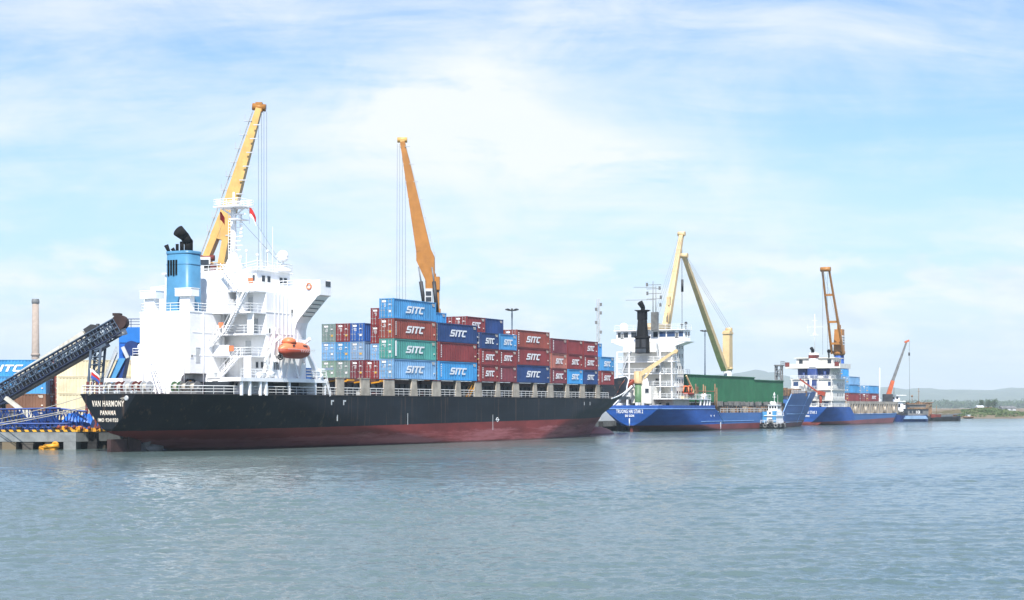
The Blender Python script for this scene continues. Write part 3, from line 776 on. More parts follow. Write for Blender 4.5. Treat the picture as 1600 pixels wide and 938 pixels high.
# open galleries aft of the house with stairs zigzagging between them
q = MB()
for z, xa, y1 in ((17.6, 15.2, -10), (20.35, 15.9, -7.2), (14.85, 15.8, -10), (12.0, 15.4, -10)):
    q.box(xa, 18.45, y1, -4.06, z-.16, z)
q.box(18.46, 18.5, -10, -7.6, 20.2, 20.36); q.box(15.9, 18.45, -10, -7.25, 20.19, 20.35)
q.box(15.25, 15.35, -9.98, -8.9, 9.25, 11.84); q.box(15.25, 15.35, -6.6, -4.1, 12.0, 13.4); q.box(15.82, 15.9, -9.98, -9.0, 14.9, 17.44)
q.box(15.3, 18.4, -6.4, -6.3, 17.65, 19.3); q.box(15.9, 18.4, -7.3, -7.2, 17.62, 20.2)
gal = q.build('gallery_deck', W, ship)
q = MB()
q.rail([(15.3, -4.1, 17.6), (15.3, -9.9, 17.6), (18.4, -9.9, 17.6)], 1.05, 2, 1.3, .04)
q.rail([(16, -5.9, 20.35), (16, -9.9, 20.35), (18.4, -9.9, 20.35)], 1.05, 2, 1.3, .04)
q.rail([(15.9, -4.1, 14.85), (15.9, -9.9, 14.85), (18.4, -9.9, 14.85)], 1.05, 2, 1.3, .04)
q.rail([(15.5, -4.1, 12.0), (15.5, -9.9, 12.0), (18.4, -9.9, 12.0)], 1.05, 2, 1.3, .04)
q.build('gallery_rail', 'rail_white', gal)
for a, b_ in (((14.9, -9.6, 20.3), (14.9, -6.2, 14.9)), ((14.8, -5.6, 14.9), (14.8, -3.0, 12.1)), ((15.6, -5.2, 22.9), (15.6, -7.6, 20.35)), ((14.6, -8.6, 12.0), (14.6, -5.6, 9.3))):
    q = MB(); q.stair(b_, a, .75, (1, 0, 0)); q.build('stair', W, gal)
for a in ((15.2, -5.3, 15.6), (15.2, -6.9, 12.6), (17, -8.6, 21.3)):
    q = MB(); q.box(a[0], a[0]+.15, a[1]-.35, a[1]+.35, a[2], a[2]+.7); q.build('buoy_box', 'boat_orange', gal)
# lower house and poop gear
q = MB(); q.box(13.7, 31, -8.2, 8.2, 6.95, 8.7); lower = q.build('lower_house', 'coaming_dark', ship)  # dark colour carries the shade under the boat deck
q = MB(); q.box(14.2, 18.4, -9.0, -4.05, 6.95, 9.22); q.prism([(14.15, -9.0, 9.2), (14.15, -10.8, 9.2), (14.15, -9.9, 8.7), (14.15, -9.2, 7.8), (14.15, -9.0, 6.95)], (.3, 0, 0)); q.box(14.1, 18.4, -9.05, -4.0, 9.14, 9.26); ph = q.build('poop_house', W, ship); door(ph, 14.2, -7.6, 7.0, '-x', .9, 1.9); door(ph, 14.2, -5.2, 7.0, '-x', .8, 1.8, 'mid_grey')
for y_ in (-6.4, -8.6): win(ph, 14.2, y_, 8.4, .4, .4, '-x')
q = MB()
for y_ in (-3.2, 1.2, 3.3): q.tube((10.5, y_, 7.0), (10.5, y_, 17.4), .06, 6)
for x_ in (13.2, 17.0): q.tube((x_, -4.1, 7.0), (x_, -4.1, 17.4), .06, 6)
q.build('vent_pipe', W, ship)
for x_ in (16, 19.5, 23): door(lower, x_, -8.2, 6.98, '-y', 1.0, 1.65, 'coaming_dark')
for x_ in (17.7, 21.2, 24.8, 26.5, 28.5): q = MB(); q.tube((x_, -9.4, 6.95), (x_, -9.4, 8.1), .3, 8); q.box(x_+.2, x_+1.5, -9.7, -8.9, 6.95, 7.9); q.build('deck_gear', 'cloth_dark', ship)
q = MB(); q.box(11.8, 31, -11, -7.9, 8.72, 9.22); q.box(11.8, 31, 7.9, 11, 8.72, 9.22); bd = q.build('boat_deck', W, ship)
for x_ in (12.3, 14.0, 16.2, 22.5, 30.7): q = MB(); q.box(x_-.14, x_+.14, -10.9, -10.6, 6.95, 8.72); q.build('boat_deck_post', W, bd)
for x_ in (17.4, 28.4): q = MB(); q.box(x_-.2, x_+.2, -10.9, -8.3, 6.95, 8.72); q.build('boat_deck_post', W, bd)
q = MB(); q.rail([(12, -10.9, 9.22), (18, -10.9, 9.22)], 1.0, 2, 1.4, .04); q.rail([(27.5, -10.9, 9.22), (30.9, -10.9, 9.22), (30.9, -8, 9.22)], 1.0, 2, 1.2, .04); q.build('boat_deck_rail', 'rail_white', bd)
q = MB(); q.box(19.4, 21.0, -10.4, -10.05, 9.24, 10.3); q.tube((18.2, -10.5, 9.7), (19.4, -10.5, 9.7), .35, 10); q.tube((16.4, -10.4, 9.6), (17.6, -10.4, 9.6), .38, 10); q.sphere((18.6, -10.3, 10.4), .3); q.build('life_raft', W, bd)
q = MB(); q.box(27.7, 29.3, -9.8, -8.6, 9.24, 10.7); q.build('deck_locker', 'gantry_blue', bd)
q = MB()
for i in range(3): q.box(27.75, 29.25, -9.84, -9.8, 9.5+.4*i, 9.7+.4*i)
q.build('locker_slat', 'rail_white', bd)
# lifeboat davits: cradle legs and raked arms at each end of the boat
q = MB()
for x_ in (19.0, 25.5):
    q.beam((x_, -10.2, 9.22), (x_, -11.0, 13.9), .34, .5, .28, .36, side=(1, 0, 0)); q.beam((x_, -11.0, 13.9), (x_, -12.0, 14.5), .28, .36, side=(1, 0, 0)); q.beam((x_, -10.1, 13.6), (x_, -11.1, 11.3), .24, .3, side=(1, 0, 0))
    q.tube((x_, -11.6, 14.4), (x_, -11.6, 13.6), .07, 5)
q.beam((29.6, -10.6, 9.3), (25.9, -10.6, 14.2), .55, .75, .35, .45, side=(0, 1, 0)); q.lathe((29.8, -10.4, 9.22), [(.7, 0), (.6, .6), (.3, 1.2)], 10); q.beam((29.7, -10.4, 10.5), (33.2, -10.4, 10.7), .22, .3, side=(0, 1, 0))
q.beam((17.6, -10.5, 11.3), (19.1, -10.5, 13.2), .25, .3, side=(0, 1, 0)); q.beam((17.6, -10.5, 11.4), (19.6, -10.5, 9.4), .25, .3, side=(0, 1, 0)); q.beam((18.6, -10.4, 13.1), (20.0, -10.4, 15.7), .18, .2, side=(0, 1, 0))
q.beam((22.2, -10.6, 9.25), (22.9, -10.6, 11.8), .2, .25, side=(0, 1, 0)); q.beam((24.9, -10.6, 9.25), (23.7, -10.6, 11.8), .2, .25, side=(0, 1, 0)); q.beam((21.0, -10.6, 9.25), (21.5, -10.6, 11.8), .2, .25, side=(0, 1, 0))
q.build('davit', W, bd)
q = MB(); q.stair((31.6, -10.7, 6.95), (30.6, -10.7, 9.2), .7, (0, 1, 0)); q.build('stair', W, bd)

lb = empty('lifeboat', 'orange enclosed lifeboat hanging beside the white deckhouse of the black ship', 'lifeboat', S1.world(22.25, -11.75, 11.65), S1.rot)
def boat_hull(L, w_, z0, z1, zk, key, name, par):
    q = MB(); n = 18; secs = []
    for i in range(n+1):
        t = -1+2*i/n; k_ = (1-abs(t)**3.2)**.75; secs.append([(t*L/2, y_*w_/2*k_, zz) for y_, zz in ((-1, z1), (-.93, z0+(z1-z0)*.5), (-.5, z0+(1-k_)*.5), (0, zk+(1-k_)*.7), (.5, z0+(1-k_)*.5), (.93, z0+(z1-z0)*.5), (1, z1))])
    o = len(q.v)
    for s_ in secs: q.v += s_
    for i in range(n):
        for j in range(6): q.face((o+i*7+j, o+i*7+j+1, o+(i+1)*7+j+1, o+(i+1)*7+j), 0, True)
        q.face((o+i*7, o+(i+1)*7, o+(i+1)*7+6, o+i*7+6), 0)
    return q.build(name, key, par)
boat_hull(6.5, 2.3, .3, 1.28, .1, 'boat_orange_dark', 'hull', lb)
q = MB(); n = 18
for i in range(n+1):
    t = -1+2*i/n; k_ = (1-abs(t)**2.6)**.5*1.0; hh = 1.3+1.0*k_*(1.0 if t > -.75 else .95)
    for j in range(9): a = math.pi*j/8; q.v.append((t*3.2, 1.15*(1-abs(t)**3.4)**.7*math.cos(a), 1.29+(hh-1.29)*math.sin(a)**.8))
for i in range(n):
    for j in range(8): q.face((i*9+j, i*9+j+1, (i+1)*9+j+1, (i+1)*9+j), 0, True)
q.build('canopy', 'boat_orange', lb)
q = MB(); q.lathe((-1.2, 0, 2.08), [(1.0, 0), (.85, .45), (.45, .72), (.05, .78)], 12); q.build('cockpit', 'boat_orange', lb)
q = MB()
for x_ in (-1.6, .7, 1.2): q.box(x_-.22, x_+.22, -1.13, -1.0, 1.72, 1.86)
q.build('window', 'window_glass', lb)
q = MB()
for i in range(8): q.tube((-.2+.4*i, -1.22, 1.2), (0+.4*i, -1.22, .95), .035, 4); 
q.box(-3.1, 3.1, -1.2, -1.2, 1.24, 1.3); q.build('grab_line', 'letter_white', lb)
q = MB(); q.torus((-3.1, 0, .25), .35, .09, 'x'); q.box(-3.3, -2.9, -.05, .05, .1, .9); q.build('propeller', 'dark_steel', lb)

# --- radar mast, satellite dome, aerials
q = MB(); q.lathe((24.9, 0, 23.42), [(1.25, 0), (1.1, 1.2), (.5, 2.6), (.4, 2.8)], 14); q.tube((24.9, 0, 26), (24.9, 0, 32.2), .42, 10, .34)
q.tube((24.9, 0, 32.2), (24.9, 0, 34.4), .12, 8)
for i in range(9): q.tube((24.9, -.3, 26.6+.6*i), (24.9, -1.15-.3*(i % 2), 26.6+.6*i), .05, 5)
q.ladder((24.4, .3, 24), (24.4, .3, 32), .4, (0, 1, 0))
q.box(23.6, 26.2, -1.6, -.2, 30.6, 30.72); q.tube((24.9, -1.1, 30.7), (24.9, -1.1, 31.3), .22, 8); q.box(24.75, 25.05, -2.0, -.1, 31.3, 31.45)
for i in range(5): q.tube((24.9, -1.2, 28.2+.5*i), (24.9, -1.2, 28.5+.5*i), .2, 7)
mast = q.build('radar_mast', W, ship)
q = MB(); q.prism([(23.2, -2.15, 32.3), (26.6, -2.15, 32.3), (26.6, 2.15, 32.3), (23.2, 2.15, 32.3)], (0, 0, .14)); q.beam((24.9, -2.0, 32.3), (24.9, -.3, 31.3), .12, .2); q.beam((24.9, 2.0, 32.3), (24.9, .3, 31.3), .12, .2)
q.rail([(23.3, 2.1, 32.44), (23.3, -2.1, 32.44), (26.5, -2.1, 32.44), (26.5, 2.1, 32.44), (23.3, 2.1, 32.44)], .9, 2, 1.0, .04); q.build('mast_platform', W, mast)
y_, z_ = S1.cross(442, 400, 25.5)
q = MB(); q.tube((25.5, y_, 23.4), (25.5, y_, z_-.5), .13, 8); q.lathe((25.5, y_, 23.42), [(1.1, 0), (1.1, .25), (.5, .55)], 12); sd_ = q.build('dome_stand', W, ship)
q = MB(); q.sphere((25.5, y_, z_), .74, 16, 10); q.lathe((25.5, y_, z_-.72), [(.5, 0), (.72, .45)], 14); q.build('satellite_dome', W, sd_)
for px, zt_ in ((385, 26.2), (408, 28.6), (376, 25.4), (426, 29.2), (402, 25.6), (418, 26), (433, 25.2)):
    y_ = S1.cross(px, 415, 23)[0]; q = MB(); q.tube((23, y_, 23.4), (23, y_, zt_), .045, 5)
    if zt_ < 26.5: q.sphere((23, y_, zt_), .2, 8, 6)
    q.build('aerial', 'rail_white', ship)
q = MB(); q.tube((24.9, -1.2, 30.5), (27.0, -7.0, 23.9), .03, 4); q.tube((24.9, -2.1, 32.3), (26.5, -7.4, 23.6), .02, 4); q.build('stay', 'cable', ship)
def flag(name, loc, rot, w_, h, cols, par, droop=.35):
    q = MB(); n = 8; m_ = len(cols)
    for j in range(m_+1):
        for i in range(n+1):
            t = i/n; q.v.append((t*w_*.8, .12*math.sin(t*7+j*.8), -h*j/m_-droop*w_*t*t))
    for j in range(m_):
        for i in range(n): a = j*(n+1)+i; q.face((a, a+1, a+n+2, a+n+1), j, True)
    q.shift(Matrix.Rotation(rot, 4, 'Z')); q.shift(Matrix.Translation(loc))
    return q.build(name, cols, par)
flag('flag', (24.9, -2.6, 32.2), R(-60), 1.1, 1.2, ['flag_red', 'flag_red', 'letter_white'], ship, 1.2)
flag('flag', (24.9, 2.3, 31.9), R(-75), .8, 1.1, ['flag_red', 'flag_red'], ship, 1.0)
q = MB(); q.tube((24.9, -2.6, 32.4), (24.9, -2.6, 30), .025, 4); q.tube((24.9, 2.3, 32.4), (24.9, 2.3, 23.6), .02, 4); q.build('halyard', 'cable', ship)
# --- poop: rails, winches, flagstaff
q = MB(); side = [(i*1.5, -half1(i*1.5, 7.0)+.12, 7.0) for i in range(0, 9)]
q.rail([(0.1, 4.1, 7.0), (.1, -4.1, 7.0)]+side, 1.1, 2, 1.3, .045); q.rail([(i*1.5, half1(i*1.5, 7.0)-.12, 7.0) for i in range(0, 9)], 1.1, 2, 1.3, .045)
q.build('poop_rail', 'rail_white', ship)
q = MB(); q.rail([(i*1.5, -half1(i*1.5, 7.0)+.12, 7.0) for i in range(8, 84)], 1.1, 2, 1.5, .04); q.build('deck_rail', 'rail_white', ship)
def winch(x, y, keys, n=3, r=.72):
    e = MB(); e.box(x-.6, x+.6, y-.7*n, y+.7*n, 6.95, 7.35); e.tube((x, y-.7*n, 7.85), (x, y+.7*n, 7.85), .18, 8)
    f_ = e.build('mooring_winch', 'mid_grey', ship)
    for i in range(n):
        yy = y+(i-(n-1)/2)*1.35; d_ = MB(); d_.tube((x, yy-.42, 7.95), (x, yy+.42, 7.95), r*.62, 14, m=1)
        for s_ in (-.48, .42): d_.tube((x, yy+s_, 7.95), (x, yy+s_+.07, 7.95), r, 16, m=0)
        d_.build('drum', [keys[i % len(keys)], 'rope'], f_)
winch(6.2, 1.2, ['pale_grey', 'rust_red'], 4, .78); winch(8.6, -5.0, ['mid_grey', 'mid_grey', 'post_green'], 3, .75); winch(7.2, 5.0, ['mid_grey'], 2)
q = MB(); q.tube((.35, 2.5, 6.95), (-.3, 2.5, 10.2), .04, 6); q.build('flagstaff', 'rail_white', ship)
flag('flag', (-.28, 2.5, 10.1), R(-85), 1.6, 1.1, ['flag_white', 'flag_red', 'flag_blue'], ship, .5)
for y_ in (-3.4, -.8, 1.6, 3.5): q = MB(); q.tube((.7, y_-.3, 6.95), (.7, y_-.3, 7.5), .16, 8); q.tube((.7, y_+.3, 6.95), (.7, y_+.3, 7.5), .16, 8); q.box(.5, .9, y_-.6, y_+.6, 6.95, 7.05); q.build('bollard', 'pale_grey', ship)
q = MB(); q.lathe((.02, -2.9, 6.55), [(.26, -.14), (.34, 0), (.26, .1)], 12, axis='x'); q.build('fairlead', 'pale_grey', ship)
q = MB(); q.stair((9.4, -.6, 7.0), (10.4, 1.9, 11.0), .8, (1, 0, 0)); q.build('stair', W, ship)
# --- cargo deck: hatch coaming, pedestals that carry the containers
q = MB(); q.box(32.5, 127, -8.6, 8.6, 6.95, 8.9)
for i in range(60): x_ = 33+i*1.57; q.box(x_, x_+.14, -8.75, -8.6, 6.95, 8.8)
q.build('hatch_coaming', 'coaming_dark', ship)
for k_ in range(7):
    q = MB(); q.box(33.2+k_*13.2, 45.2+k_*13.2, -8.9, 8.9, 8.92, 9.5); q.build('hatch_cover', 'deck_red', ship)
def pedestal(x, w0, w1, rust=True):
    q = MB(); q.prism([(x-w0/2, -10.95, 6.95), (x+w0/2, -10.95, 6.95), (x+w1/2, -10.95, 9.4), (x-w1/2, -10.95, 9.4)], (0, .2, 0)); q.prism([(x-.1, -10.75, 6.95), (x+.1, -10.75, 6.95), (x+.1, -10.75, 9.38), (x-.1, -10.75, 9.38)], (0, .7, 0)); q.box(x-w1/2-.06, x+w1/2+.06, -11.0, -10.4, 9.4, 9.53, 1)
    q.build('container_pedestal', ['pedestal_beige', 'rust_red' if rust else 'pedestal_beige'], ship)
X0 = 48.0
for px, a, b_, r_ in ((532, 1.9, 1.9, 0), (571, 2.3, 2.2, 0), (608.5, 3.0, 2.7, 1), (647.5, 2.1, 1.3, 0), (682.5, 2.7, 2.3, 1), (716.5, 1.9, 1.2, 0), (747.5, 2.6, 2.0, 1), (778.5, 1.8, 1.1, 0), (806.5, 2.6, 2.0, 1), (836.5, 1.8, 1.1, 0), (860.5, 2.5, 1.9, 0), (887, 1.7, 1.1, 0), (910.5, 2.3, 1.7, 0), (934.5, 2.0, 1.4, 0)):
    pedestal(S1.side(px, 605, -10.95)[0], a, b_, r_)
for x_ in (33.5, 36.5, 40.5, 45): q = MB(); q.beam((x_, -10.6, 9.2), (x_+1.6, -10.6, 9.2), .25, .25); q.beam((x_+.2, -10.6, 9.1), (x_+.2, -9, 8.9), .2, .2); q.build('lashing_beam', 'machine_yellow', ship)
x_ = S1.side(731, 605, -10.6)[0]
q = MB(); q.stair((x_, -10.5, 6.95), (x_+2.6, -10.5, 9.3), .5, (0, 1, 0)); q.build('yellow_ladder', 'machine_yellow', ship)
for i in range(26):
    q = MB(); xx = 34+i*3.55+rng.uniform(-.6, .6); k_ = rng.random()
    if k_ < .4: q.box(xx, xx+.8, -9.9, -9.3, 6.95, 7.5+.5*rng.random())
    elif k_ < .7: q.tube((xx, -9.6, 6.95), (xx, -9.6, 7.9), .25, 8)
    else: q.tube((xx, -9.5, 7.4), (xx+2, -9.5, 7.4), .12, 6); q.tube((xx+1, -9.5, 6.95), (xx+1, -9.5, 7.4), .1, 5)
    q.build('deck_fitting', ('pale_grey', 'mid_grey', 'pale_grey', 'rust_red')[i % 4], ship)
# --- bow: windlass, foremast
q = MB(); q.box(127, 150, -4, 4, 6.96, 7.6); q.tube((133, -3, 8.2), (133, 3, 8.2), .7, 10); q.build('windlass', 'mid_grey', ship)
for i in range(3):
    q = MB(); x_ = 121.5+i*1.1; q.lathe((x_, -9.2, 6.95), [(.3, 0), (.3, 1.9), (.45, 2.1), (.3, 2.5)], 8); q.build('mushroom_vent', 'pedestal_beige', ship)
# ================================================================== shipping containers
CW = 2.44
def container_meshes(L, H):
    """body with trapezoid-corrugated walls, rails and corner castings; door leaves; lock bars (x from the door end)"""
    q = MB(); w_ = CW/2
    # corrugated long walls
    per, dep = .5, .07; n = int((L-.5)/per); st = (L-.5)/n
    for sg in (-1, 1):
        pts = []
        for i in range(n):
            a = .25+i*st
            pts += [(a, 0), (a+st*.35, 0), (a+st*.5, dep), (a+st*.85, dep)]
        pts.append((L-.25, 0)); o = len(q.v)
        for x, d in pts:
            y = sg*(w_-.045-d*.9); q.v += [(x, y, .16), (x, y, H-.12)]
        for i in range(len(pts)-1):
            f = (o+2*i, o+2*i+2, o+2*i+3, o+2*i+1); q.face(f if sg < 0 else f[::-1])
        q.box(0.14, L-.14, sg*w_, sg*(w_-.1), .03, .17); q.box(.14, L-.14, sg*w_, sg*(w_-.09), H-.13, H-.02)
        for x in (0, L-.26): q.box(x+.01, x+.25, sg*(w_-.003), sg*(w_-.16), .1, H-.1)
    q.box(.1, L-.1, -w_+.02, w_-.02, H-.07, H-.03)                   # roof
    q.box(.05, L-.05, -w_+.05, w_-.05, .02, .12)                     # underframe
    q.box(L-.06, L, -w_+.1, w_-.1, .1, H-.1); q.box(0.0, .08, -w_+.1, w_-.1, .02, .14); q.box(0, .08, -w_+.1, w_-.1, H-.14, H-.02)
    for x in (-.006, L-.17):
        for y in (-w_-.004, w_-.166):
            for z in (0, H-.118): q.box(x, x+.176, y, y+.17, z, z+.118)
    d = MB(); 
    for y0 in (-w_+.12, .02):
        y1 = y0+w_-.14; o = 5; zz = .16; hs = (H-.32)/o
        for i in range(o): d.box(.05, .1, y0, y1, zz+i*hs, zz+(i+1)*hs-.02); d.box(.03, .05, y0+.08, y1-.08, zz+i*hs+.1, zz+(i+1)*hs-.12)
    b_ = MB()
    for y in (-.85, -.38, .38, .85):
        b_.tube((.005, y, .1), (.005, y, H-.1), .028, 5)
        for z in (.25, H*.36, H*.64, H-.3): b_.box(-.03, .04, y-.07, y+.07, z, z+.09)
        b_.box(-.02, .0, y, y+.3, H*.4, H*.4+.05)
    return q, d, b_
_cm = {}
LOGO = {}
def logo_mesh(h, w_):
    """bold slanted S I T C"""
    k = (h, w_)
    if k in LOGO: return LOGO[k]
    q = MB(); S = .24
    def bar(pts): q.prism([((x+.32*y)*1.0, 0, y) for x, y in pts], (0, -.02, 0))
    t = .25
    # S (two hooks joined), I, T, C  in unit-height cells
    def S_(x, w):
        bar([(x+.12, 1), (x+w, 1), (x+w-.02, .78), (x+.22, .78), (x+.22, .61), (x, .61), (x, .88)])
        bar([(x, .61), (x+w-.14, .61), (x+w-.02, .5), (x+w-.02, .4), (x+.04, .4)][:5])
        bar([(x+w-.24, .4), (x+w-.02, .4), (x+w-.02, .13), (x+w-.15, 0), (x-.06, 0), (x-.04, .22), (x+w-.24, .22)])
    S_(0, .85)
    bar([(1.02, 0), (1.26, 0), (1.26, 1), (1.02, 1)])
    bar([(1.36, 1), (2.24, 1), (2.24, .78), (1.36, .78)]); bar([(1.68, 0), (1.92, 0), (1.92, .78), (1.68, .78)])
    bar([(2.34+.12, 1), (3.14, 1), (3.12, .78), (2.58, .78), (2.58, .22), (3.08, .22), (3.1, 0), (2.34+.1, 0), (2.34, .12), (2.34, .88)])
    sx = w_/3.5
    q.v = [((x-1.72)*sx, y, (z-.5)*h) for x, y, z in q.v]
    LOGO[k] = q; return q
def container(loc, rz, key, label, L=6.06, H=2.59, logo=False, group='containers on the black ship', plate=True, stripe=False, tint='letter_white'):
    ck = (L, H, key)
    if ck not in _cm:
        if (L, H) not in _cm: _cm[L, H] = container_meshes(L, H)
        q, d, b_ = _cm[L, H]
        _cm[ck] = (q.mesh('container_body', key), d.mesh('container_door', key), b_.mesh('lock_bars', 'lock_bar'))
    bm_, dm, lm = _cm[ck]
    o = bpy.data.objects.new('shipping_container', bm_); col.objects.link(o); o.location = loc; o.rotation_euler = (0, 0, rz)
    tag(o, label, 'container', group)
    d = bpy.data.objects.new('door', dm); col.objects.link(d); d.parent = o
    l = bpy.data.objects.new('lock_bar', lm); col.objects.link(l); l.parent = d
    if plate:
        q = MB(); r_ = random.Random(label)
        q.box(.0, .028, .1, .75, H*.8, H*.9, 0); q.box(.0, .028, -.7, -.35, H*.68, H*.72, 0)
        q.box(.0, .028, -.75, -.4, H*.3, H*.4, 1 if r_.random() < .5 else 0)
        for k_ in range(3): q.box(.0, .028, .15, .15+.2+.35*r_.random(), H*(.7-.06*k_), H*(.725-.06*k_), 0)
        q.build('door_marking', ['letter_white', 'placard_yellow'], d)
    q = MB(); r2 = random.Random(label+'c')
    for k_ in range(3): q.box(L-1.2+.1*k_, L-.42, -CW/2-.004, -CW/2+.06, H*(.88-.05*k_), H*(.905-.05*k_))
    if r2.random() < .6: q.box(L-.7, L-.42, -CW/2-.004, -CW/2+.06, H*.3, H*.36)
    q.build('side_code', 'letter_worn', o)
    if logo:
        h, w_ = (1.05, 5.4) if L > 8 else (.92, 3.1)
        lg = MB(); lg.v = list(logo_mesh(h, w_).v); lg.f = logo_mesh(h, w_).f; lg.m = logo_mesh(h, w_).m; lg.sm = logo_mesh(h, w_).sm
        lg.v = [(x+L*.5, y-CW/2+.012, z+H*.5) for x, y, z in lg.v]
        lg.build('lettering', tint, o)
    if stripe:
        q = MB(); 
        if stripe == 'bar': q.box(.55, .85, -CW/2-.006, -CW/2+.06, H*.14, H*.9)
        else:
            for k_ in range(7): q.box(.62, .8, -CW/2-.006, -CW/2+.06, H*.2+k_*H*.1, H*.2+k_*H*.1+.13)
        q.build('side_marking', 'letter_white', o)
    return o
ZB = 9.55; HC = 2.9
def ship_stack(u, c, specs, L=6.06, z0=0.0):
    z = ZB+z0
    for s_ in specs:
        key, lab, lg, H = s_[:4]; st_ = s_[4] if len(s_) > 4 else False
        p = S1.world(48+u, -11+CW/2+2.5*c, z); container(p, S1.rot, 'container_'+key, lab, s_[5] if len(s_) > 5 else L, H, lg, stripe=st_)
        z += H+.015
# bay nearest the deckhouse
T = 'of the tallest front stack near the deckhouse'
ship_stack(0, 0, [('light_blue', 'light blue container with white lettering, bottom '+T, True, HC), ('teal', 'teal green container with white lettering second from bottom of the tallest stack', True, HC, 'bar'),
    ('rust', 'rust red container with white lettering third from bottom of the tallest stack', True, HC, 'row'), ('mid_blue', 'blue container with white lettering topmost of the tallest front stack', True, HC)], 12.19)
ship_stack(.1, 1, [('maroon', 'maroon container showing its doors, bottom tier left of the tallest stack', False, 2.7)])
ship_stack(1.6, 1, [('light_blue', 'light blue container doors squeezed between navy side and tallest stack, second tier', False, 2.59), ('maroon', 'maroon container doors left of the tallest stack, third tier', False, 2.59), ('maroon', 'maroon container highest of the door-end stack left of the tallest stack', False, 2.59)], 6.06, 2.6)
ship_stack(0, 2, [('plum', 'plum red container doors in bottom tier, third column from the deckhouse', False, 2.75), ('grey_blue', 'grey blue container doors in middle tier with rust blotches, third column from deckhouse', False, 2.7, False, 12.19), ('deep_blue', 'strong blue container doors with yellow placard at the top of third column from deckhouse', False, 2.7, False, 12.19)])
ship_stack(0, 3, [('grey_green', 'faded grey green container doors in bottom tier, second column from the deckhouse', False, 2.75), ('mid_blue', 'mid blue container doors in middle tier, second column from the deckhouse', False, 2.7), ('maroon', 'maroon container doors between grey green and strong blue doors in top tier', False, 2.7)])
ship_stack(0, 4, [('pale_green', 'pale green container doors in bottom tier beside the white deckhouse', False, 2.75), ('light_blue', 'pale blue container doors in middle tier beside the white deckhouse', False, 2.7), ('grey_green', 'grey green container doors in top tier closest to the white deckhouse', False, 2.7)])
# second long bay
ship_stack(13.1, 0, [('bright_blue', 'bright blue long container with white lettering under the plain maroon one', True, HC, 'row'), ('maroon', 'plain maroon long container without lettering between bright blue and navy ones', False, HC, 'row'), ('navy', 'navy long container with white lettering above the plain maroon long one', True, HC)], 11.9)
ship_stack(13.6, 1, [('bright_blue', 'small bright blue container peeping out beside the topmost blue one at the crane foot', False, 2.59)], 6.06, 7.9)
# pairs of short containers
ship_stack(26.3, 0, [('maroon', 'short maroon lettered container at deck level right of the bright blue long one', True, 2.59, 'row'), ('maroon', 'short maroon lettered container under the short navy one', True, 2.59, 'row'), ('navy', 'short navy lettered container beside the light blue one', True, 2.59)])
ship_stack(32.6, 0, [('plum', 'short plum container without lettering in bottom tier left of long navy one', False, 2.59, 'row'), ('maroon', 'short maroon lettered container under the short light blue one', True, 2.59, 'row'), ('mid_blue', 'short light blue lettered container beside the short navy one', True, 2.59)])
ship_stack(26.3, 1, [('maroon', 'maroon lettered container raised above and behind the long navy one', True, 2.59)], 6.06, 7.8)
ship_stack(32.6, 1, [('navy', 'navy container sliver behind the raised maroon lettered one', False, 2.59)], 6.06, 7.8)
ship_stack(26.3, 2, [('maroon', 'maroon container doors with white plates raised behind the long navy one', False, 2.59)], 6.06, 7.8)
# long bay amidships
ship_stack(38.7, 0, [('navy', 'navy long lettered container in bottom tier under two reddish long ones', True, HC), ('maroon', 'maroon long lettered container between the long navy and rust ones', True, HC, 'row'), ('rust', 'rust long lettered container topmost amidships', True, HC, 'row')], 12.19)
ship_stack(38.7, 1, [('rust', 'rust container doors with yellow plate behind the topmost rust long one', False, HC)], 12.19, 5.83)
ship_stack(38.7, 2, [('pale_green', 'pale green container top seen behind the short light blue one', False, HC)], 12.19, 5.83)
# forward short bays
ship_stack(51.8, 0, [('plum', 'short plum lettered container bottom tier left of the short bright blue one', True, 2.59, 'row'), ('salmon', 'faded salmon lettered container among the maroon ones forward', True, 2.59), ('plum', 'plain plum container on top of the faded salmon one', False, 2.59, 'row')])
ship_stack(58.3, 0, [('bright_blue', 'short bright blue lettered container in bottom tier forward', True, 2.59), ('maroon', 'short maroon lettered container directly on the short bright blue one', True, 2.59), ('maroon', 'plain maroon container top tier between plum and lettered maroon forward', False, 2.59)])
ship_stack(64.8, 0, [('navy', 'short navy lettered container in bottom tier near the bow', True, 2.59), ('maroon', 'short maroon lettered container directly on the bow-end navy one', True, 2.59, 'row'), ('maroon', 'short maroon lettered container at the top of the forward navy stack', True, 2.59)])
ship_stack(72.1, 0, [('maroon', 'maroon lettered container bottom of the two-high stack at the bow', True, 2.59, 'row'), ('mid_blue', 'blue lettered container on top of the two-high stack at the bow', True, 2.59)])
ship_stack(72.1, 1, [('mid_blue', 'blue container sliver behind the bow end of the top maroon row', False, 2.59)], 6.06, 5.2)
# ================================================================== second ship: blue general cargo ship
S2 = Frame(26.3, 364, 28)
sb = empty('cargo_ship', 'blue cargo ship with black funnel, cream cranes and green hold covers', 'ship', (S2.o[0], S2.o[1], 0), S2.rot)
W = 'ship_white'
def D2(x):
    if x < 30: return 5.1
    if x < 33: return 5.1-(x-30)/3
    if x < 79.5: return 4.1
    if x < 86.5: return 4.1+4.9*(x-79.5)/7
    return 9.0+.9*(x-86.5)/48
stem2 = interp([(-2, 119), (0, 121), (2, 124), (5, 128.5), (9.9, 135)])
q, half2 = loft(8.5, 6.6, 1.15, .12, 12, 26, 48, 44, D2, stem2, 5.1, nx=150, nz=14, p0=1.15, p1=.1)
MT['hull_blue'] = hull_paint('hull_blue', (.012, .072, .29, 1), (.17, .04, .042, 1), 1.35, .003, streak=.2, paler=((.055, .15, .36, 1), 34))  # faded: brighter light forward, painted into the hull blue
h2 = q.build('hull', 'hull_blue', sb)
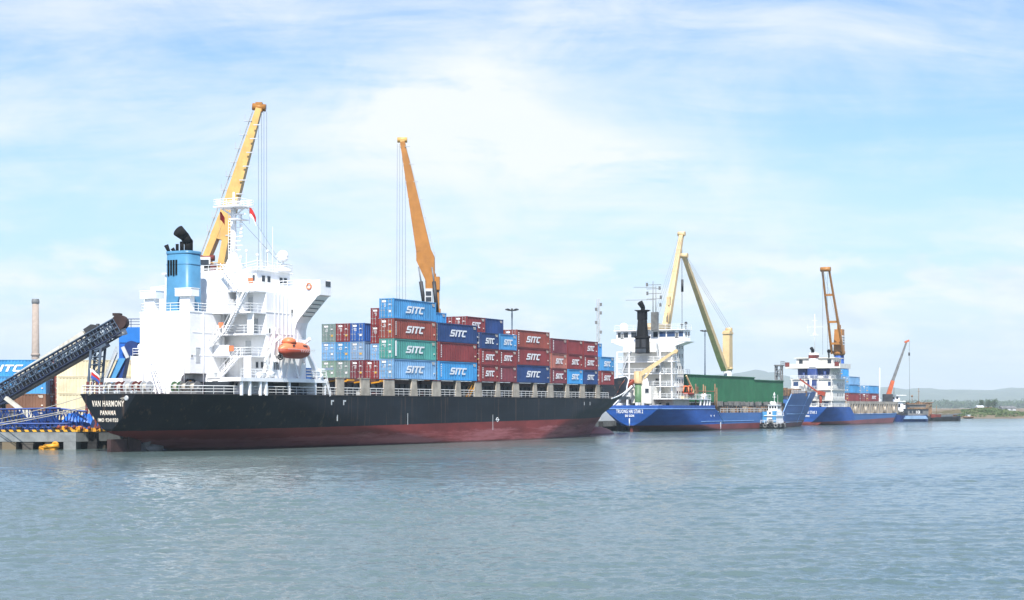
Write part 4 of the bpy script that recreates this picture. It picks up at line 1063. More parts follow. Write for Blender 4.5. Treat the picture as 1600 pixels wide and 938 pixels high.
q = MB(); q.prism([(-.05, 6.6, 5.05), (-.05, -6.6, 5.05), (-.05, -6.6, 5.85), (-.05, 6.6, 5.85)], (.08, 0, 0))
pts = [(i*1.5, -half2(i*1.5, 5.0)) for i in range(0, 21)]
for a, b_ in zip(pts[:-1], pts[1:]):
    for sg in (-1, 1): q.add([(a[0], sg*-a[1], 5.08), (b_[0], sg*-b_[1], 5.08), (b_[0], sg*-b_[1], 5.85), (a[0], sg*-a[1], 5.85)], [(0, 1, 2, 3) if sg > 0 else (3, 2, 1, 0)])
MT['bulwark_blue'] = paint('bulwark_blue', (.02, .08, .31, 1), var=.1, streak=.2)
q.build('bulwark', 'bulwark_blue', sb)
q = MB(); q.path([(-.06, 6.6, 5.06), (-.06, -6.6, 5.06)], .08, 5); q.path([(x, y-.03, 5.06) for x, y in pts], .08, 5)
q.path([(x, -half2(x, 2.1)-.03, 2.1) for x in range(21, 60, 3)], .07, 5)
for za in (1.4, 3.6, 5.9): q.path([(x, -half2(x, za)-.03, za) for x in [84+j*2.2 for j in range(16)]], .09, 5)
MT['strake_blue'] = paint('strake_blue', (.20, .36, .62, 1), var=.1)
q.build('rubbing_strake', 'strake_blue', sb)
q = MB()
for x_a, x_b, za, zb_ in ((79.6, 86.4, 4.15, 8.95), (106, 117, 1.2, 9.2)):
    q.path([(x_a+(x_b-x_a)*t/8, -half2(x_a+(x_b-x_a)*t/8, za+(zb_-za)*t/8)-.05, za+(zb_-za)*t/8) for t in range(9)], .14, 6)
q.path([(32, -half2(32, 5)-.03, 4.4), (36, -8.54, 1.6)], .1, 5); q.build('frame_strake', 'strake_blue', sb)
q = MB(); x_ = S2.side(1126, 665, -8.5)[0]; q.prism([(x_-.25, -8.54, 1.9), (x_+.25, -8.54, 1.9), (x_+.25, -8.54, .9), (x_, -8.54, .2), (x_-.25, -8.54, .9)], (0, .05, 0))
for px in (1111, 1116): x_ = S2.side(px, 650, -8.5)[0]; q.tube((x_, -8.54, 3.4), (x_, -8.48, 3.4), .22, 8)
q.build('hull_mark', 'letter_white', sb)
xs2 = [i*1.5 for i in range(0, 90)]
deck_strip(half2, 3.9, xs2).build('deck', 'deck_red', sb)
text_on('TRUONG HAI STAR 2', .8, (-.1, .15, 4.45), (0, -1, 0), (0, 0, 1), 'letter_white', sb, offset=.012, xscale=.53, depth=.04)
text_on('SAI GON', .5, (-.1, .15, 3.5), (0, -1, 0), (0, 0, 1), 'letter_white', sb, offset=.02, xscale=.7, depth=.04)
q = MB(); q.tube((-.1, .2, 2.9), (-.05, .2, 1.2), .12, 6); q.build('rudder_post', 'letter_white', sb)
q = MB(); q.box(0.5, 4.5, -.3, .3, -2, 1.1); q.build('rudder', 'rust_red', sb)
# house
q = MB(); q.box(9, 18.5, -6.6, 6.6, 3.9, 7.4); q.box(10.5, 15.6, -6.4, 6.4, 7.4, 20.2)
for z in (10.2, 13.0, 15.8, 18.4): q.box(10.4, 15.7, -6.47, 6.47, z-.06, z+.06)
q.box(4.2, 8.8, -3.2, 1.6, 4.0, 10.2)
hs2 = q.build('deckhouse', 'ship_cream', sb)
for z in (8.6, 11.4, 14.3, 17.1, 19.2):
    for x_ in (11.8, 13.2, 14.7): win(hs2, x_, -6.4, z, .6, 1.0, '-y', frame=False)
for z in (11.2, 14.1):
    for y_ in (-2.6, -1.9): win(hs2, 10.5, y_, z, .6, 1.5, '-x', frame=False)
win(hs2, 9, -5.2, 5.7, .9, 1.5, '-x'); win(hs2, 4.2, -2.2, 9.1, .9, 1.0, '-x'); win(hs2, 9, -3.4, 6.0, .6, .8, '-x'); win(hs2, 9, -.5, 9.0, 1.4, 1.2, '-x')
q = MB()
for z, xa, ya in ((7.4, 5.5, 8.3), (10.2, 7.0, 7.4), (13.1, 7.6, 7.0), (15.8, 7.6, 7.0), (18.2, 9.0, 7.0)): q.box(xa, 10.6, -ya, ya, z-.2, z)
q.box(10, 28, -8.3, -6.4, 7.2, 7.4); q.box(10, 18, 6.4, 8.3, 7.2, 7.4)
for y_ in (-6.8, -4.0, 3.6, 6.6): q.box(7.7, 7.95, y_, y_+.25, 7.4, 18.1)
gd = q.build('gallery_deck', W, sb)
q = MB()
for z, xa, ya in ((10.2, 7.1, 7.3), (13.1, 7.7, 6.9), (15.8, 7.7, 6.9)): q.rail([(10.4, ya, z), (xa, ya, z), (xa, -ya, z), (10.4, -ya, z)], 1.05, 2, 1.6, .05)
q.rail([(5.6, 6, 7.4), (5.6, -8.2, 7.4), (28, -8.2, 7.4)], 1.0, 2, 1.8, .05); q.rail([(10.5, -7.0, 13.0), (17.8, -7.0, 13.0)], 1.0, 2, 1.5, .05)
q.build('gallery_rail', 'rail_white', gd)
for x_ in (21.8, 24.2, 26.0, 27.7): q = MB(); q.box(x_-.2, x_+.2, -8.2, -7.8, 4.6, 7.2); q.build('deck_post', W, gd)
for a, b_ in (((7.9, 4.6, 15.9), (8.2, 3.4, 18.3)), ((8.4, -3.4, 15.9), (8.8, -2.6, 20)), ((7.9, 5.4, 13.1), (7.9, 4.4, 15.7)), ((7.9, -5.0, 13.1), (7.9, -4.0, 15.7))):
    q = MB(); q.stair(a, b_, .8, (1, 0, 0)); q.build('stair', 'pale_grey', gd)
q = MB(); q.lathe((5.2, -1.4, 7.4), [(.9, 0), (.75, 3.2), (.6, 4.0)], 10); q.sphere((5.2, -1.4, 11.6), .55); q.build('mushroom_vent', W, sb)
# bridge
q = MB(); q.box(11, 14.6, -8.4, 8.4, 20.3, 22.9); q.box(10.4, 15, -8.8, 8.8, 22.9, 23.1); q.prism([(10.6, 9.4, 20.3), (10.6, -9.4, 20.3), (10.6, -6.5, 19.4), (10.6, 6.5, 19.4)], (4.2, 0, 0)); q.box(10.5, 10.6, -9.4, 9.4, 20.3, 21.0)
br2 = q.build('bridge', W, sb)
for y_, w_ in ((7.6, .8), (6.0, 1.2), (4.0, 1.3), (-1.4, 1.1), (-3.1, 1.6), (-5.2, 2.0), (-7.6, 1.1)): win(br2, 11, y_, 22.0, w_, 1.2, '-x', 'window_blue' if y_ < -3 else 'window_glass')
win(br2, 12, -8.4, 22.0, .9, 1.0, '-y'); win(br2, 13.6, -8.4, 22.0, .9, 1.0, '-y')
door(br2, 11, -6.6, 20.4, '-x', key='mid_grey'); door(br2, 11, 6.9, 20.4, '-x', key='mid_grey')
q = MB(); q.rail([(10.6, 8.6, 23.1), (10.6, -8.6, 23.1), (14.8, -8.6, 23.1)], 1.1, 2, 1.6, .05); q.build('roof_rail', 'rail_white', br2)
q = MB(); q.sphere((13, 7.4, 23.9), 1.0, 12, 8); q.tube((13, 7.4, 23.1), (13, 7.4, 23.6), .5, 8); q.build('satellite_dome', W, br2)
q = MB(); q.sphere((13, -7, 24.2), .3); q.tube((13, -7, 23.1), (13, -7, 24.2), .12, 6); q.sphere((13, -8, 24.5), .35); q.tube((13, -8, 23.1), (13, -8, 24.5), .12, 6); q.build('searchlight', 'dark_steel', br2)
# funnel
q = MB(); stackloft(q, [(rounded(5.6, 7.8, -1.45, 1.45, .3), 17.6), (rounded(5.7, 7.7, -1.4, 1.4, .3), 21.0)]); stackloft(q, [(rounded(5.5, 7.9, -1.55, 1.55, .3), 21.0), (rounded(5.5, 7.9, -1.55, 1.55, .3), 21.5)])
stackloft(q, [(rounded(5.7, 7.7, -1.1, 1.1, .3), 21.5), (rounded(5.9, 7.5, -.9, .9, .3), 25.2)])
q.box(6.0, 7.8, -.75, .75, 25.2, 27.2); q.tube((6.4, 1.0, 25.2), (6.4, 1.0, 27.4), .17, 6); q.tube((6.4, -1.1, 25.2), (6.4, -1.1, 27.4), .17, 6); stackloft(q, [(rounded(5.7, 7.8, -1.1, 1.1, .3), 27.0), (rounded(5.5, 8.0, -1.7, 1.7, .4), 27.35)])
q.tube((7, 0, 27.3), (7, 0, 28.1), .5, 10); q.tube((7, 0, 28.0), (6.3, .45, 29.1), .54, 10, .68)
f2 = q.build('funnel', 'soot_black', sb)
q = MB()
for y_ in (-.75, .75): q.box(5.56, 5.64, y_-.5, y_+.5, 18.9, 20.7)
q.build('louvre', 'dark_steel', f2)
q = MB(); q.box(5.57, 5.62, -1.3, 1.3, 17.7, 18.6); q.build('smoke_panel', 'coaming_dark', f2)
# mast with aerials
q = MB(); q.tube((9.5, -1.4, 22.9), (9.5, -1.4, 34), .16, 6, .08); q.tube((9.5, -2.1, 22.9), (9.5, -2.1, 33), .14, 6, .07)
for z in (30, 31.2, 32.3, 33.2): q.tube((9.5, -3.4, z), (9.5, .2, z), .06, 5); 
for y_, z in ((-3.3, 30.3), (-3.0, 32.4), (0, 31.3), (.1, 33.3), (-3.2, 28.6)): q.box(9.3, 9.7, y_-.18, y_+.18, z-.4, z+.4)
q.tube((9.5, -2.1, 29.8), (9.5, 5.4, 29.9), .045, 4); q.tube((9.5, -2.1, 32.6), (9.5, 3.4, 32.8), .045, 4)
q.box(9.2, 10, -2.6, -1.0, 22.9, 27); q.build('signal_mast', 'mid_grey', sb)
# deck cranes
def deck_crane(name, F, ship_, base, zb, zt, tip, pivot, ck, wid=1.5, cables=3, top=None, depth=None):
    q = MB(); x, y = base
    q.tube((x, y, zb), (x, y, zt[0]), 1.1, 14, m=1)
    q.tube((x, y, zt[0]), (x, y, zt[0]+.5), 1.35, 14, m=0)
    d = 1 if tip[0] > x else -1
    q.prism([(x-1.3, y-.9, zt[0]+.5), (x+1.3, y-.9, zt[0]+.5), (x+1.1, y-.9, zt[1]), (x-1.1 if d < 0 else x-1.5, y-.9, zt[1]-.3)], (0, 1.8, 0))
    q.box(x-1.35, x+1.4, y-1.0, y+1.0, zt[1]-1.1, zt[1]-.6); q.tube((x+.9*d*-1, y-.8, zt[1]+.1), (x+.9*d*-1, y+.8, zt[1]+.1), .5, 10)
    c = q.build(name, [ck, 'pale_grey'], ship_)
    j = MB(); pv = Vector(pivot); tp = Vector(tip)
    j.beam(pv, pv.lerp(tp, .12), wid*1.0, wid*.7, wid*1.0, wid*.95, side=(0, 1, 0)); j.beam(pv.lerp(tp, .12), tp, wid*1.0, wid*.95, wid*.62, wid*.55, side=(0, 1, 0))
    dj = (tp-pv).normalized()
    for t in (.25, .45, .65, .85): p_ = pv.lerp(tp, t); k0 = wid*(1-.4*t)*1.06; j.beam(p_-dj*.12, p_+dj*.12, k0, k0, side=(0, 1, 0))
    j.tube(tp+Vector((0, -.9, .2)), tp+Vector((0, .9, .2)), .6, 10); j.build('jib', ck, c)
    k_ = MB(); tpt = Vector(top or (x-.9*d, y, zt[1]+.3))
    for i in range(cables):
        off = Vector((0, (i-(cables-1)/2)*.55, 0)); k_.tube(tpt+off, tp+off*.8+Vector((0, 0, .4)), .032, 4)
    k_.build('luffing_cable', 'cable', c)
    return c
px_ = 1136
xp, zp = S2.side(1137, 585, 0); xt, zt_ = S2.side(1069, 401, 0); xv, zv = S2.side(1132, 580, 0); _, ztop = S2.side(1140, 516, 0)
deck_crane('deck_crane', S2, sb, (xp, 0), 4, (15.0, ztop), (xt, 0, zt_), (xv, 0, zv+.3), 'crane_cream', 1.5)['label'] = 'cream crane with jib leaning aft over the green covers'
xt2, zt2 = S2.side(1065, 367, 3); xv2, zv2 = S2.side(1040, 512, 3); xl, zl = S2.side(1022, 506, 3)
c2 = deck_crane('deck_crane', S2, sb, (18.9, 3), 20, (21.4, 24.0), (xt2, 3, zt2), (xv2-1.2, 3, zv2-3.5), 'crane_cream', 1.6, 3, (xl, 3, zl))
q = MB(); q.box(xl-1.6, xv2-1, 1.9, 4.1, 22.9, 25.0); q.tube((xv2-2.4, 1.2, 22.9), (xv2-2.4, 1.2, 32.5), .22, 6); q.box(xv2-2.8, xv2-2.0, .8, 1.6, 29.5, 31.5); q.build('crane_cab', 'crane_cream', c2)
c2['label'] = 'cream crane with steep jib rising from behind the bridge'
q = MB(); 
tp = Vector((xt2, 3, zt2)); q.tube(tp, (xt2+.1, 2.9, 9), .032, 4); q.tube(tp+Vector((.3, 0, 0)), (xt2+.3, 2.9, 9), .032, 4); q.tube((xt2+.2, 2.9, 36.5), (xt2+.2, 2.9, 33.5), .32, 8); q.tube((xt2+.2, 2.9, 12), (xt2+.2, 2.9, 9), .4, 8); q.build('hook_block', 'dark_steel', c2)
# stern stores crane
yb, _ = S2.cross(997, 620, 4); xg, zg = S2.side(1057, 547, -1.5)
q = MB(); q.tube((4, yb, 3.9), (4, yb, 10.6), .75, 12, m=1); q.lathe((4, yb, 10.6), [(.9, 0), (.95, .4), (.8, 2.6), (.6, 2.9)], 12)
q.box(3.3, 4.9, yb-.7, yb+.7, 11.2, 13.4)
sc = q.build('stores_crane', ['crane_cream', 'post_green'], sb)
a = Vector((4.6, yb-.3, 12.8)); b_ = Vector((xg-3.5, -4.9, zg+.1)); b_ = Vector((15.5, S2.cross(1056, 547, 15.5)[0]-0.0, S2.cross(1056, 547, 15.5)[1]))
b_ = Vector((8.0, S2.cross(1056, 548, 8)[0], S2.cross(1056, 548, 8)[1]))
q = MB(); q.beam(a, a.lerp(b_, .5), .85, 1.0, .75, .85); q.beam(a.lerp(b_, .5), b_, .65, .7, .5, .5); q.tube(b_-Vector((.4, 0, .2)), b_+Vector((.4, 0, -.2)), .5, 8); q.beam(a+Vector((0, -1, -.9)), a.lerp(b_, .42), .35, .35); q.build('jib', 'crane_cream', sc)
# lifeboat orange on the boat deck, hanging rescue boat on the stern
rb = empty('lifeboat', 'small open orange rescue boat on the side deck of the blue ship with black funnel', 'lifeboat', S2.world(15.6, -7.6, 7.6), S2.rot)
boat_hull(5.2, 1.9, .3, 1.15, .1, 'boat_orange_dark', 'hull', rb)
q = MB(); 
for s_ in (-.7, .7): q.path([(-1.6, s_, 1.1), (-1.5, s_*.8, 2.4), (-.9, s_*.7, 2.7), (.2, s_*.7, 2.6), (.4, s_*.8, 1.1)], .16, 6)
q.box(-1.6, .3, -.7, .7, 2.5, 2.7); q.build('roll_bar', 'boat_orange', rb)
q = MB(); q.beam((17.5, -8.0, 7.4), (17.5, -8.0, 9.4), .3, .4); q.beam((17.5, -8, 9.2), (13.2, -8.0, 12.6), .25, .3); q.box(12.2, 14.3, -8.1, -7.0, 7.4, 7.9); q.build('davit', 'crane_cream', gd)
q = MB(); q.sphere((25.5, -7.4, 8.1), .75, 10, 6, (1.4, 1, .8)); q.box(24.8, 26.4, -7.9, -6.9, 7.4, 7.7); q.build('life_raft', W, gd)
ya, za = S2.cross(977, 606, 1.5)
fb = empty('lifeboat', 'orange lifeboat tilted on its slipway at the stern of the blue ship', 'lifeboat')
ax = (Vector((-S2.v[0], -S2.v[1], 0))*math.cos(R(42))+Vector((0, 0, math.sin(R(42))))).normalized(); ay = Vector((S2.u[0], S2.u[1], 0)); az = ax.cross(ay)
M_ = Matrix((ax, ay, az)).transposed().to_4x4(); M_.translation = S2.world(1.5, ya, za); fb.matrix_world = M_
boat_hull(5.4, 2.2, -.7, .2, -1.0, 'boat_orange_dark', 'hull', fb)
q = MB(); q.prism([(-2.5, -1.0, .2), (-2.3, -.9, 1.0), (1.6, -.9, 1.1), (2.5, -1.0, .2)], (0, 2.0, 0)); q.box(-2.2, -.9, -.7, .7, 1.0, 1.6); q.build('canopy', 'boat_orange', fb)
q = MB(); q.beam((1.2, ya+3.2, za-4.2), (1.2, ya-1.8, za+.4), .3, .4); q.beam((2.4, ya+3.2, za-4.2), (2.4, ya-1.8, za+.4), .3, .4)
q.beam((1.8, ya-.4, 4.0), (1.8, ya-.4, za-1.0), .35, .35); q.beam((1.8, ya+2.4, 4.0), (1.8, ya+2.0, za-2.8), .35, .35); q.box(1.4, 2.2, ya+1.6, ya+3.6, 4.0, 6.4); q.build('boat_slipway', W, sb)
for i in range(9):
    q = MB(); q.box(1+rng.uniform(0, 3), 4.5, -5.8+i*1.25, -5.3+i*1.25, 3.9, 5.9+rng.random()*.6); q.build('deck_gear', ('pale_grey', 'ship_white', 'coaming_dark')[i % 3], sb)
# hold: coaming, green covers
q = MB(); q.box(21, 88, -6.2, 6.2, 3.9, 6.5)
for i in range(26): x_ = 36+i*1.9; q.box(x_, x_+.5+.4*rng.random(), -7.4, -6.2, 3.9, 5.0+rng.random())
q.build('hatch_coaming', 'dark_steel', sb)
def cover(x0, x1, z0, z1, y_, lab):
    q = MB(); n = int((x1-x0)/.9); st = (x1-x0)/n
    q.box(x0, x1, -y_+.1, y_-.1, z0, z1)
    for i in range(n): q.prism([(x0+i*st+.1, -y_+.05, z0+.1), (x0+i*st+.55, -y_+.05, z0+.1), (x0+i*st+.55, -y_+.05, z1-.1), (x0+i*st+.1, -y_+.05, z1-.1)], (0, .2, 0))
    q.box(x0-.05, x1+.05, -y_-.1, y_+.1, z1-.12, z1+.06)
    q.build('hold_cover', 'green_cover', sb, lab)
xa = S2.side(1074, 600, -5.6)[0]; xb = S2.side(1179.5, 600, -5.6)[0]; xc = S2.side(1225, 600, -5.6)[0]
z1a = S2.side(1180, 590, -5.6)[1]; z1b = S2.side(1181, 591.5, -5.6)[1]
cover(xa, xb, 6.7, z1a, 5.6, 'longer green hold cover'); cover(xb+.4, xc, 6.5, z1b-.35, 5.5, 'shorter green hold cover')
q = MB()
for px, py0 in ((1087, 600), (1099, 601), (1102, 603), (1117, 600), (1120, 606)):
    x_, z_ = S2.side(px, py0, -7.6); q.tube((x_, -7.6, 3.9), (x_, -7.6, z_), .16, 6)
x_, z_ = S2.side(1073, 611, -7.6); x2_, _ = S2.side(1118, 611, -7.6); q.tube((x_, -7.6, z_), (x2_, -7.6, z_), .12, 5)
x_, z_ = S2.side(1088, 607, -7.6); q.box(x_-.4, x_+.4, -8, -7.4, z_-1.2, z_+.4); q.build('cargo_post', 'wood_brown', sb)
for i in range(30):
    q = MB(); x_ = 37+i*1.5; q.tube((x_, -7.9, 3.9), (x_, -7.9, 5.2+.5*rng.random()), .1, 5); q.build('stanchion', 'wood_brown', sb)
q = MB(); q.rail([(34, -8.3, 4.1), (79, -8.3, 4.1)], 1.0, 1, 2.4, .05); q.build('deck_rail', 'pale_grey', sb)
for i in range(14):
    q = MB(); x_ = 36+i*3.3+rng.random()*2; q.box(x_, x_+1.0, -7.9, -7.0, 3.9, 4.9+rng.random()*.8); q.box(x_+.2, x_+.8, -7.95, -7.9, 4.2, 4.6); q.build('deck_fitting', ('wood_brown', 'mid_grey', 'pedestal_beige')[i % 3], sb)
for i in range(16):
    q = MB(); x_ = 35+i*3.1+rng.random()*2; q.box(x_, x_+.9, -6.9, -6.1, 5.8, 6.6+.3*rng.random()); q.tube((x_+.45, -6.95, 5.6), (x_+.45, -6.95, 6.9), .12, 5); q.build('hatch_gear', 'mid_grey', sb)
# fo'c'sle gear
q = MB()
for i in range(11): x_ = 86.5+i*2.3; q.box(x_, x_+1.2+rng.random(), -3.2-rng.random()*2, -1.5, 8.5, 9.9+rng.random()*.9)
q.build('windlass', 'wood_brown', sb)
q = MB(); q.rail([(88+i*3, -half2(88+i*3, 9.2)+.3, 9.1) for i in range(13)], .9, 2, 1.6, .05); q.box(87, 110, -3.5, 3.5, 7.6, 8.8); q.build('bow_rail', 'rail_white', sb)
q = MB(); x_, z_ = S2.side(1217, 572, 3); q.truss((x_, 3, 9), (x_, 3, z_), 1.6, 1.6, 4, .14, side=(1, 0, 0)); q.box(x_-1.4, x_+2, 2, 4, z_, z_+.3); q.rail([(x_-1.3, 2, z_+.3), (x_+1.9, 2, z_+.3)], 1, 1, 1, .06); q.build('foremast', 'mid_grey', sb)

# ================================================================== third ship
O3x, O3y = 87.57, 496.05; a3 = R(27.5)
S3 = Frame(O3x+1.6*math.cos(a3), O3y-1.6*math.sin(a3), 27.5)
sc3 = empty('cargo_ship', 'blue cargo ship with stepped white bridge and one tall orange yellow crane', 'ship', (S3.o[0], S3.o[1], 0), S3.rot)
def D3(x):
    if x < 21: return 5.5
    if x < 25: return 5.5-2.2*(x-21)/4
    return 3.3+.5*max(0, (x-70)/28)
stem3 = interp([(-2, 88), (0, 90), (3.6, 92)])
q, half3 = loft(7.6, 6.4, .1, .12, 10, 22, 14, 18, D3, stem3, 5.5, nx=110, nz=14)
MT['hull_blue_far'] = hull_paint('hull_blue_far', (.014, .078, .30, 1), (.20, .06, .066, 1), 1.0, .012, streak=.2, paler=((.06, .15, .34, 1), 27))  # faded holds the lighter forward tone, light painted into the topsides
q.build('hull', 'hull_blue_far', sc3)
q = MB()
q.path([(x, -half3(x, 3.25)-.03, D3(x)-.03) for x in range(25, 92, 3)], .08, 5); q.build('rubbing_strake', 'strake_blue', sc3)
q = MB(); q.prism([(-.04, 3.6, .1), (-.04, -3.6, .1), (-.04, -4.6, .75), (-.04, 4.6, .75)], (.05, 0, 0)); q.build('transom_foot', 'rust_red', sc3)
text_on('TRUONG HAI STAR 3', .85, (-.1, 0, 3.8), (0, -1, 0), (0, 0, 1), 'letter_white', sc3, offset=.015, xscale=.5, depth=.05)
text_on('SAI GON', .5, (-.1, .6, 2.7), (0, -1, 0), (0, 0, 1), 'letter_white', sc3, offset=.03, depth=.05)
deck_strip(half3, 3.2, [i*1.5 for i in range(0, 61)]).build('deck', 'deck_red', sc3)
q = MB(); q.box(6, 19, -6.4, 6.4, 3.2, 14.0); q.box(8, 19, -5.2, 5.2, 14, 17.6); q.box(5.6, 19.3, -6.9, 6.9, 13.9, 14.1); q.box(5.5, 19.4, -6.7, 6.7, 10.6, 10.8); q.box(5.0, 19.4, -6.8, 6.8, 7.4, 7.6)
q.box(5.0, 19.3, -6.6, 6.6, 5.3, 5.5)
for y_ in (-6.3, -2.2, 2.0, 6.1): q.box(5.2, 5.45, y_, y_+.25, 5.5, 13.9)
hs3 = q.build('deckhouse', 'ship_cream', sc3)
q = MB(); q.box(8.5, 17, -5.8, 5.8, 17.7, 20.4); q.box(8, 17.6, -6.4, 6.4, 20.4, 20.65); q.box(6.2, 17.8, -8.6, 8.6, 17.3, 17.7); q.box(6.2, 6.35, -8.6, 8.6, 17.7, 18.7); q.box(6.3, 17.7, -8.6, -8.45, 17.7, 18.7)
br3 = q.build('bridge', 'ship_cream', sc3)
for y_ in (-4.6, 4.4): win(br3, 8.5, y_, 19.3, 1.2, 1.6, '-x', frame=False)
for x_ in (11, 13, 15): win(br3, x_, -5.8, 19.2, 1.2, 1.0, '-y', frame=False)
for y_ in (-7.6, 8.0): q = MB(); q.box(6.12, 6.2, y_-.7, y_+.7, 17.9, 19.2); q.build('lifebuoy', 'rust_red', br3)
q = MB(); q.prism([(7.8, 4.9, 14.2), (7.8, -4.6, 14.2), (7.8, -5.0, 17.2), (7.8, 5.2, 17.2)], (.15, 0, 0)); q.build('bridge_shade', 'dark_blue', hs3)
for z in (12.3, 9.2, 15.6):
    for x_ in (11, 12.6, 14.6, 16.2): win(hs3, x_, -6.4 if z < 14 else -5.2, z, .7, 1.0, '-y', frame=False)
for y_, z, w_ in ((5.2, 12.5, 1.6), (-5.6, 12.5, 1.4), (-.5, 6.5, 1.2), (-4.4, 6.4, 1.4), (3, 6.5, 1)): win(hs3, 6, y_, z, w_, 1.4, '-x', 'window_blue', frame=False)
q = MB(); stackloft(q, [(rounded(5.8, 8.6, -1.5, 1.7, .4), 11), (rounded(5.9, 8.6, -1.4, 1.6, .4), 17.2)]); q.tube((7, -3.6, 13.9), (7, -3.6, 16.4), .5, 8); q.tube((7, 3.0, 13.9), (7, 3.0, 16), .4, 8); f3 = q.build('funnel', 'dark_blue', sc3)
q = MB(); stackloft(q, [(rounded(6, 9, -1.2, 1.2, .3), 17.7), (rounded(6.1, 9, -1.1, 1.1, .3), 22)]); q.build('funnel_casing', W, f3)
q = MB(); q.box(5.95, 9.05, -1.2, 1.2, 20.4, 21.4); q.build('funnel_band', 'rust_red', f3)
q = MB(); q.tube((7.4, .3, 22), (7.4, .3, 23), .5, 8); q.tube((7.4, .3, 22.8), (6.8, .6, 23.6), .5, 8); q.tube((8, -4.6, 20.6), (8, -4.6, 22.4), .25, 6); q.sphere((8, -4.6, 22.5), .6); q.build('exhaust_pipe', 'soot_black', f3)
q = MB()
for z, y_ in ((14.1, 6.8), (10.8, 6.6), (7.6, 6.6), (5.5, 6.5)): q.rail([(5.5, y_, z), (5.5, -y_, z), (18, -y_, z)], 1.0, 2, 1.5, .05)
q.rail([(.2, 6.2, 5.5), (.2, -6.2, 5.5), (10, -7.5, 5.5), (20, -7.5, 5.5)], 1.0, 2, 1.5, .05); q.build('gallery_rail', 'rail_white', hs3)
q = MB(); q.tube((8.5, 0, 20.6), (8.5, 0, 34), .16, 6, .07)
for z, l_ in ((27.5, 1.4), (30, 2.6), (32, .8)): q.tube((8.5, -l_, z), (8.5, l_, z), .07, 5)
q.tube((8.5, 2.2, 28.4), (8.5, 2.2, 31), .05, 4); q.box(8.2, 8.8, -.5, .5, 27.4, 28.2); q.build('signal_mast', 'rail_white', sc3)
q = MB(); q.sphere((6.4, 1.0, 14.6), .7); q.sphere((6.4, -2.4, 14.5), .6, 10, 6, (1, 1.6, .6)); q.tube((5.6, .4, 10.8), (5.6, .4, 14.2), .35, 8); q.build('mushroom_vent', W, hs3)
q = MB(); q.beam((4.4, 3.4, 14.0), (4.6, -2.4, 9.8), .35, .4); q.beam((4.6, -2.2, 9.9), (4.8, -4.4, 9.4), .9, 1.2); q.tube((4.8, -3.0, 5.5), (4.8, -3.0, 10), .4, 8); q.build('stores_crane', 'boat_orange_dark', sc3)
# crane 3
xb3, zb3 = S3.side(1311, 566, 1.5); _, zt3 = S3.side(1312, 515, 1.5); xj, zj = S3.side(1306, 556, 1.5); xk, zk = S3.side(1290, 421, 1.5)
q = MB(); q.tube((xb3, 1.5, 3.2), (xb3, 1.5, 22.2), 1.6, 14, m=1); q.lathe((xb3, 1.5, 22.2), [(1.7, 0), (2.0, .6), (2.0, 1.4)], 14)
q.prism([(xb3-2, .2, 23.4), (xb3+2, .2, 23.4), (xb3+1.6, .2, zt3), (xb3-.9, .2, zt3)], (0, 2.6, 0)); q.box(xb3-.5, xb3+.5, 1, 2, zt3, zt3+1.4)
c3 = q.build('deck_crane', ['crane_ochre', 'bulwark_blue'], sc3, 'orange yellow crane on a blue pedestal with a two-legged jib')
q = MB(); pv, tp = Vector((xb3-1.6, 1.5, 22.8)), Vector((xk, 1.5, zk))
for s_ in (-1, 1): q.beam(pv+Vector((0, s_*1.9, 0)), tp+Vector((0, s_*1.1, 0)), .55, 1.1, .5, .7, side=(0, 1, 0))
for t in (.12, .38, .7): p_ = pv.lerp(tp, t); k_ = 1.9-.8*t; q.beam(p_-Vector((0, k_, 0)), p_+Vector((0, k_, 0)), .8, .7, side=(1, 0, 0))
q.tube(tp-Vector((0, 1.6, 0)), tp+Vector((0, 1.6, 0)), .75, 10); q.build('jib', 'crane_ochre', c3)
q = MB()
for s_ in (-.8, .8): q.tube(tp+Vector((0, s_, 0)), (xb3+.2, 1.5+s_*.5, zt3+1), .032, 4); q.tube(tp+Vector((-.5, s_, 0)), (xk-.5, 1.5+s_, 22), .05, 4)
q.build('luffing_cable', 'cable', c3)
xc3, zc3 = xb3-1.6, 27; q = MB(); q.box(xc3-1.2, xc3+.4, -.6, .3, 25.5, 28.5); q.build('crane_cab', 'rail_white', c3)
q = MB()
for i in range(3): q.box(xc3-1.25, xc3-1.2, -.5, .2, 25.8+.9*i, 26.4+.9*i); q.box(xc3-1.0, xc3+.2, -.65, -.6, 25.8+.9*i, 26.4+.9*i)
q.build('cab_window', 'window_glass', c3)
# hold side: coaming with openings
q = MB(); q.box(23, 86, -5.0, 5.0, 3.2, 7.0); q.build('hatch_coaming', 'coaming_dark', sc3)
q = MB(); q.box(23, 86, -5.9, -5.0, 6.5, 7.3)
for i in range(22): x_ = 23+i*2.95; q.box(x_, x_+1.0+.5*(i % 2), -5.95, -5.0, 3.2, 6.6)
q.rail([(26, -7.3, 3.4), (86, -7.3, 3.5)], 1.0, 2, 2, .05)
for i in range(5): q.tube((30+12*i, -6.6, 3.3), (30+12*i, -6.6, 5.6), .4, 7)
q.build('hold_frame', 'pedestal_beige', sc3)
q = MB(); q.box(84, 91, -4.5, 4.5, 3.2, 5.6); x_, z_ = S3.side(1374.5, 575, 0); q.tube((x_, 0, 3), (x_, 0, z_), .25, 6, .12); q.box(x_-1, x_+1, -.6, .6, 3, 8.2); q.build('foremast', 'rail_white', sc3)
G3 = 'containers on the far blue ship'
def far_box(px0, pyb, tier, key, lab, y_=-6.6, logo=False, L=12.19):
    x_ = S3.side(px0, pyb, -5.9)[0]
    container(S3.world(x_, y_+CW/2, 7.32+tier*2.6), S3.rot, 'container_'+key, lab, L, 2.59, logo, G3, plate=True)
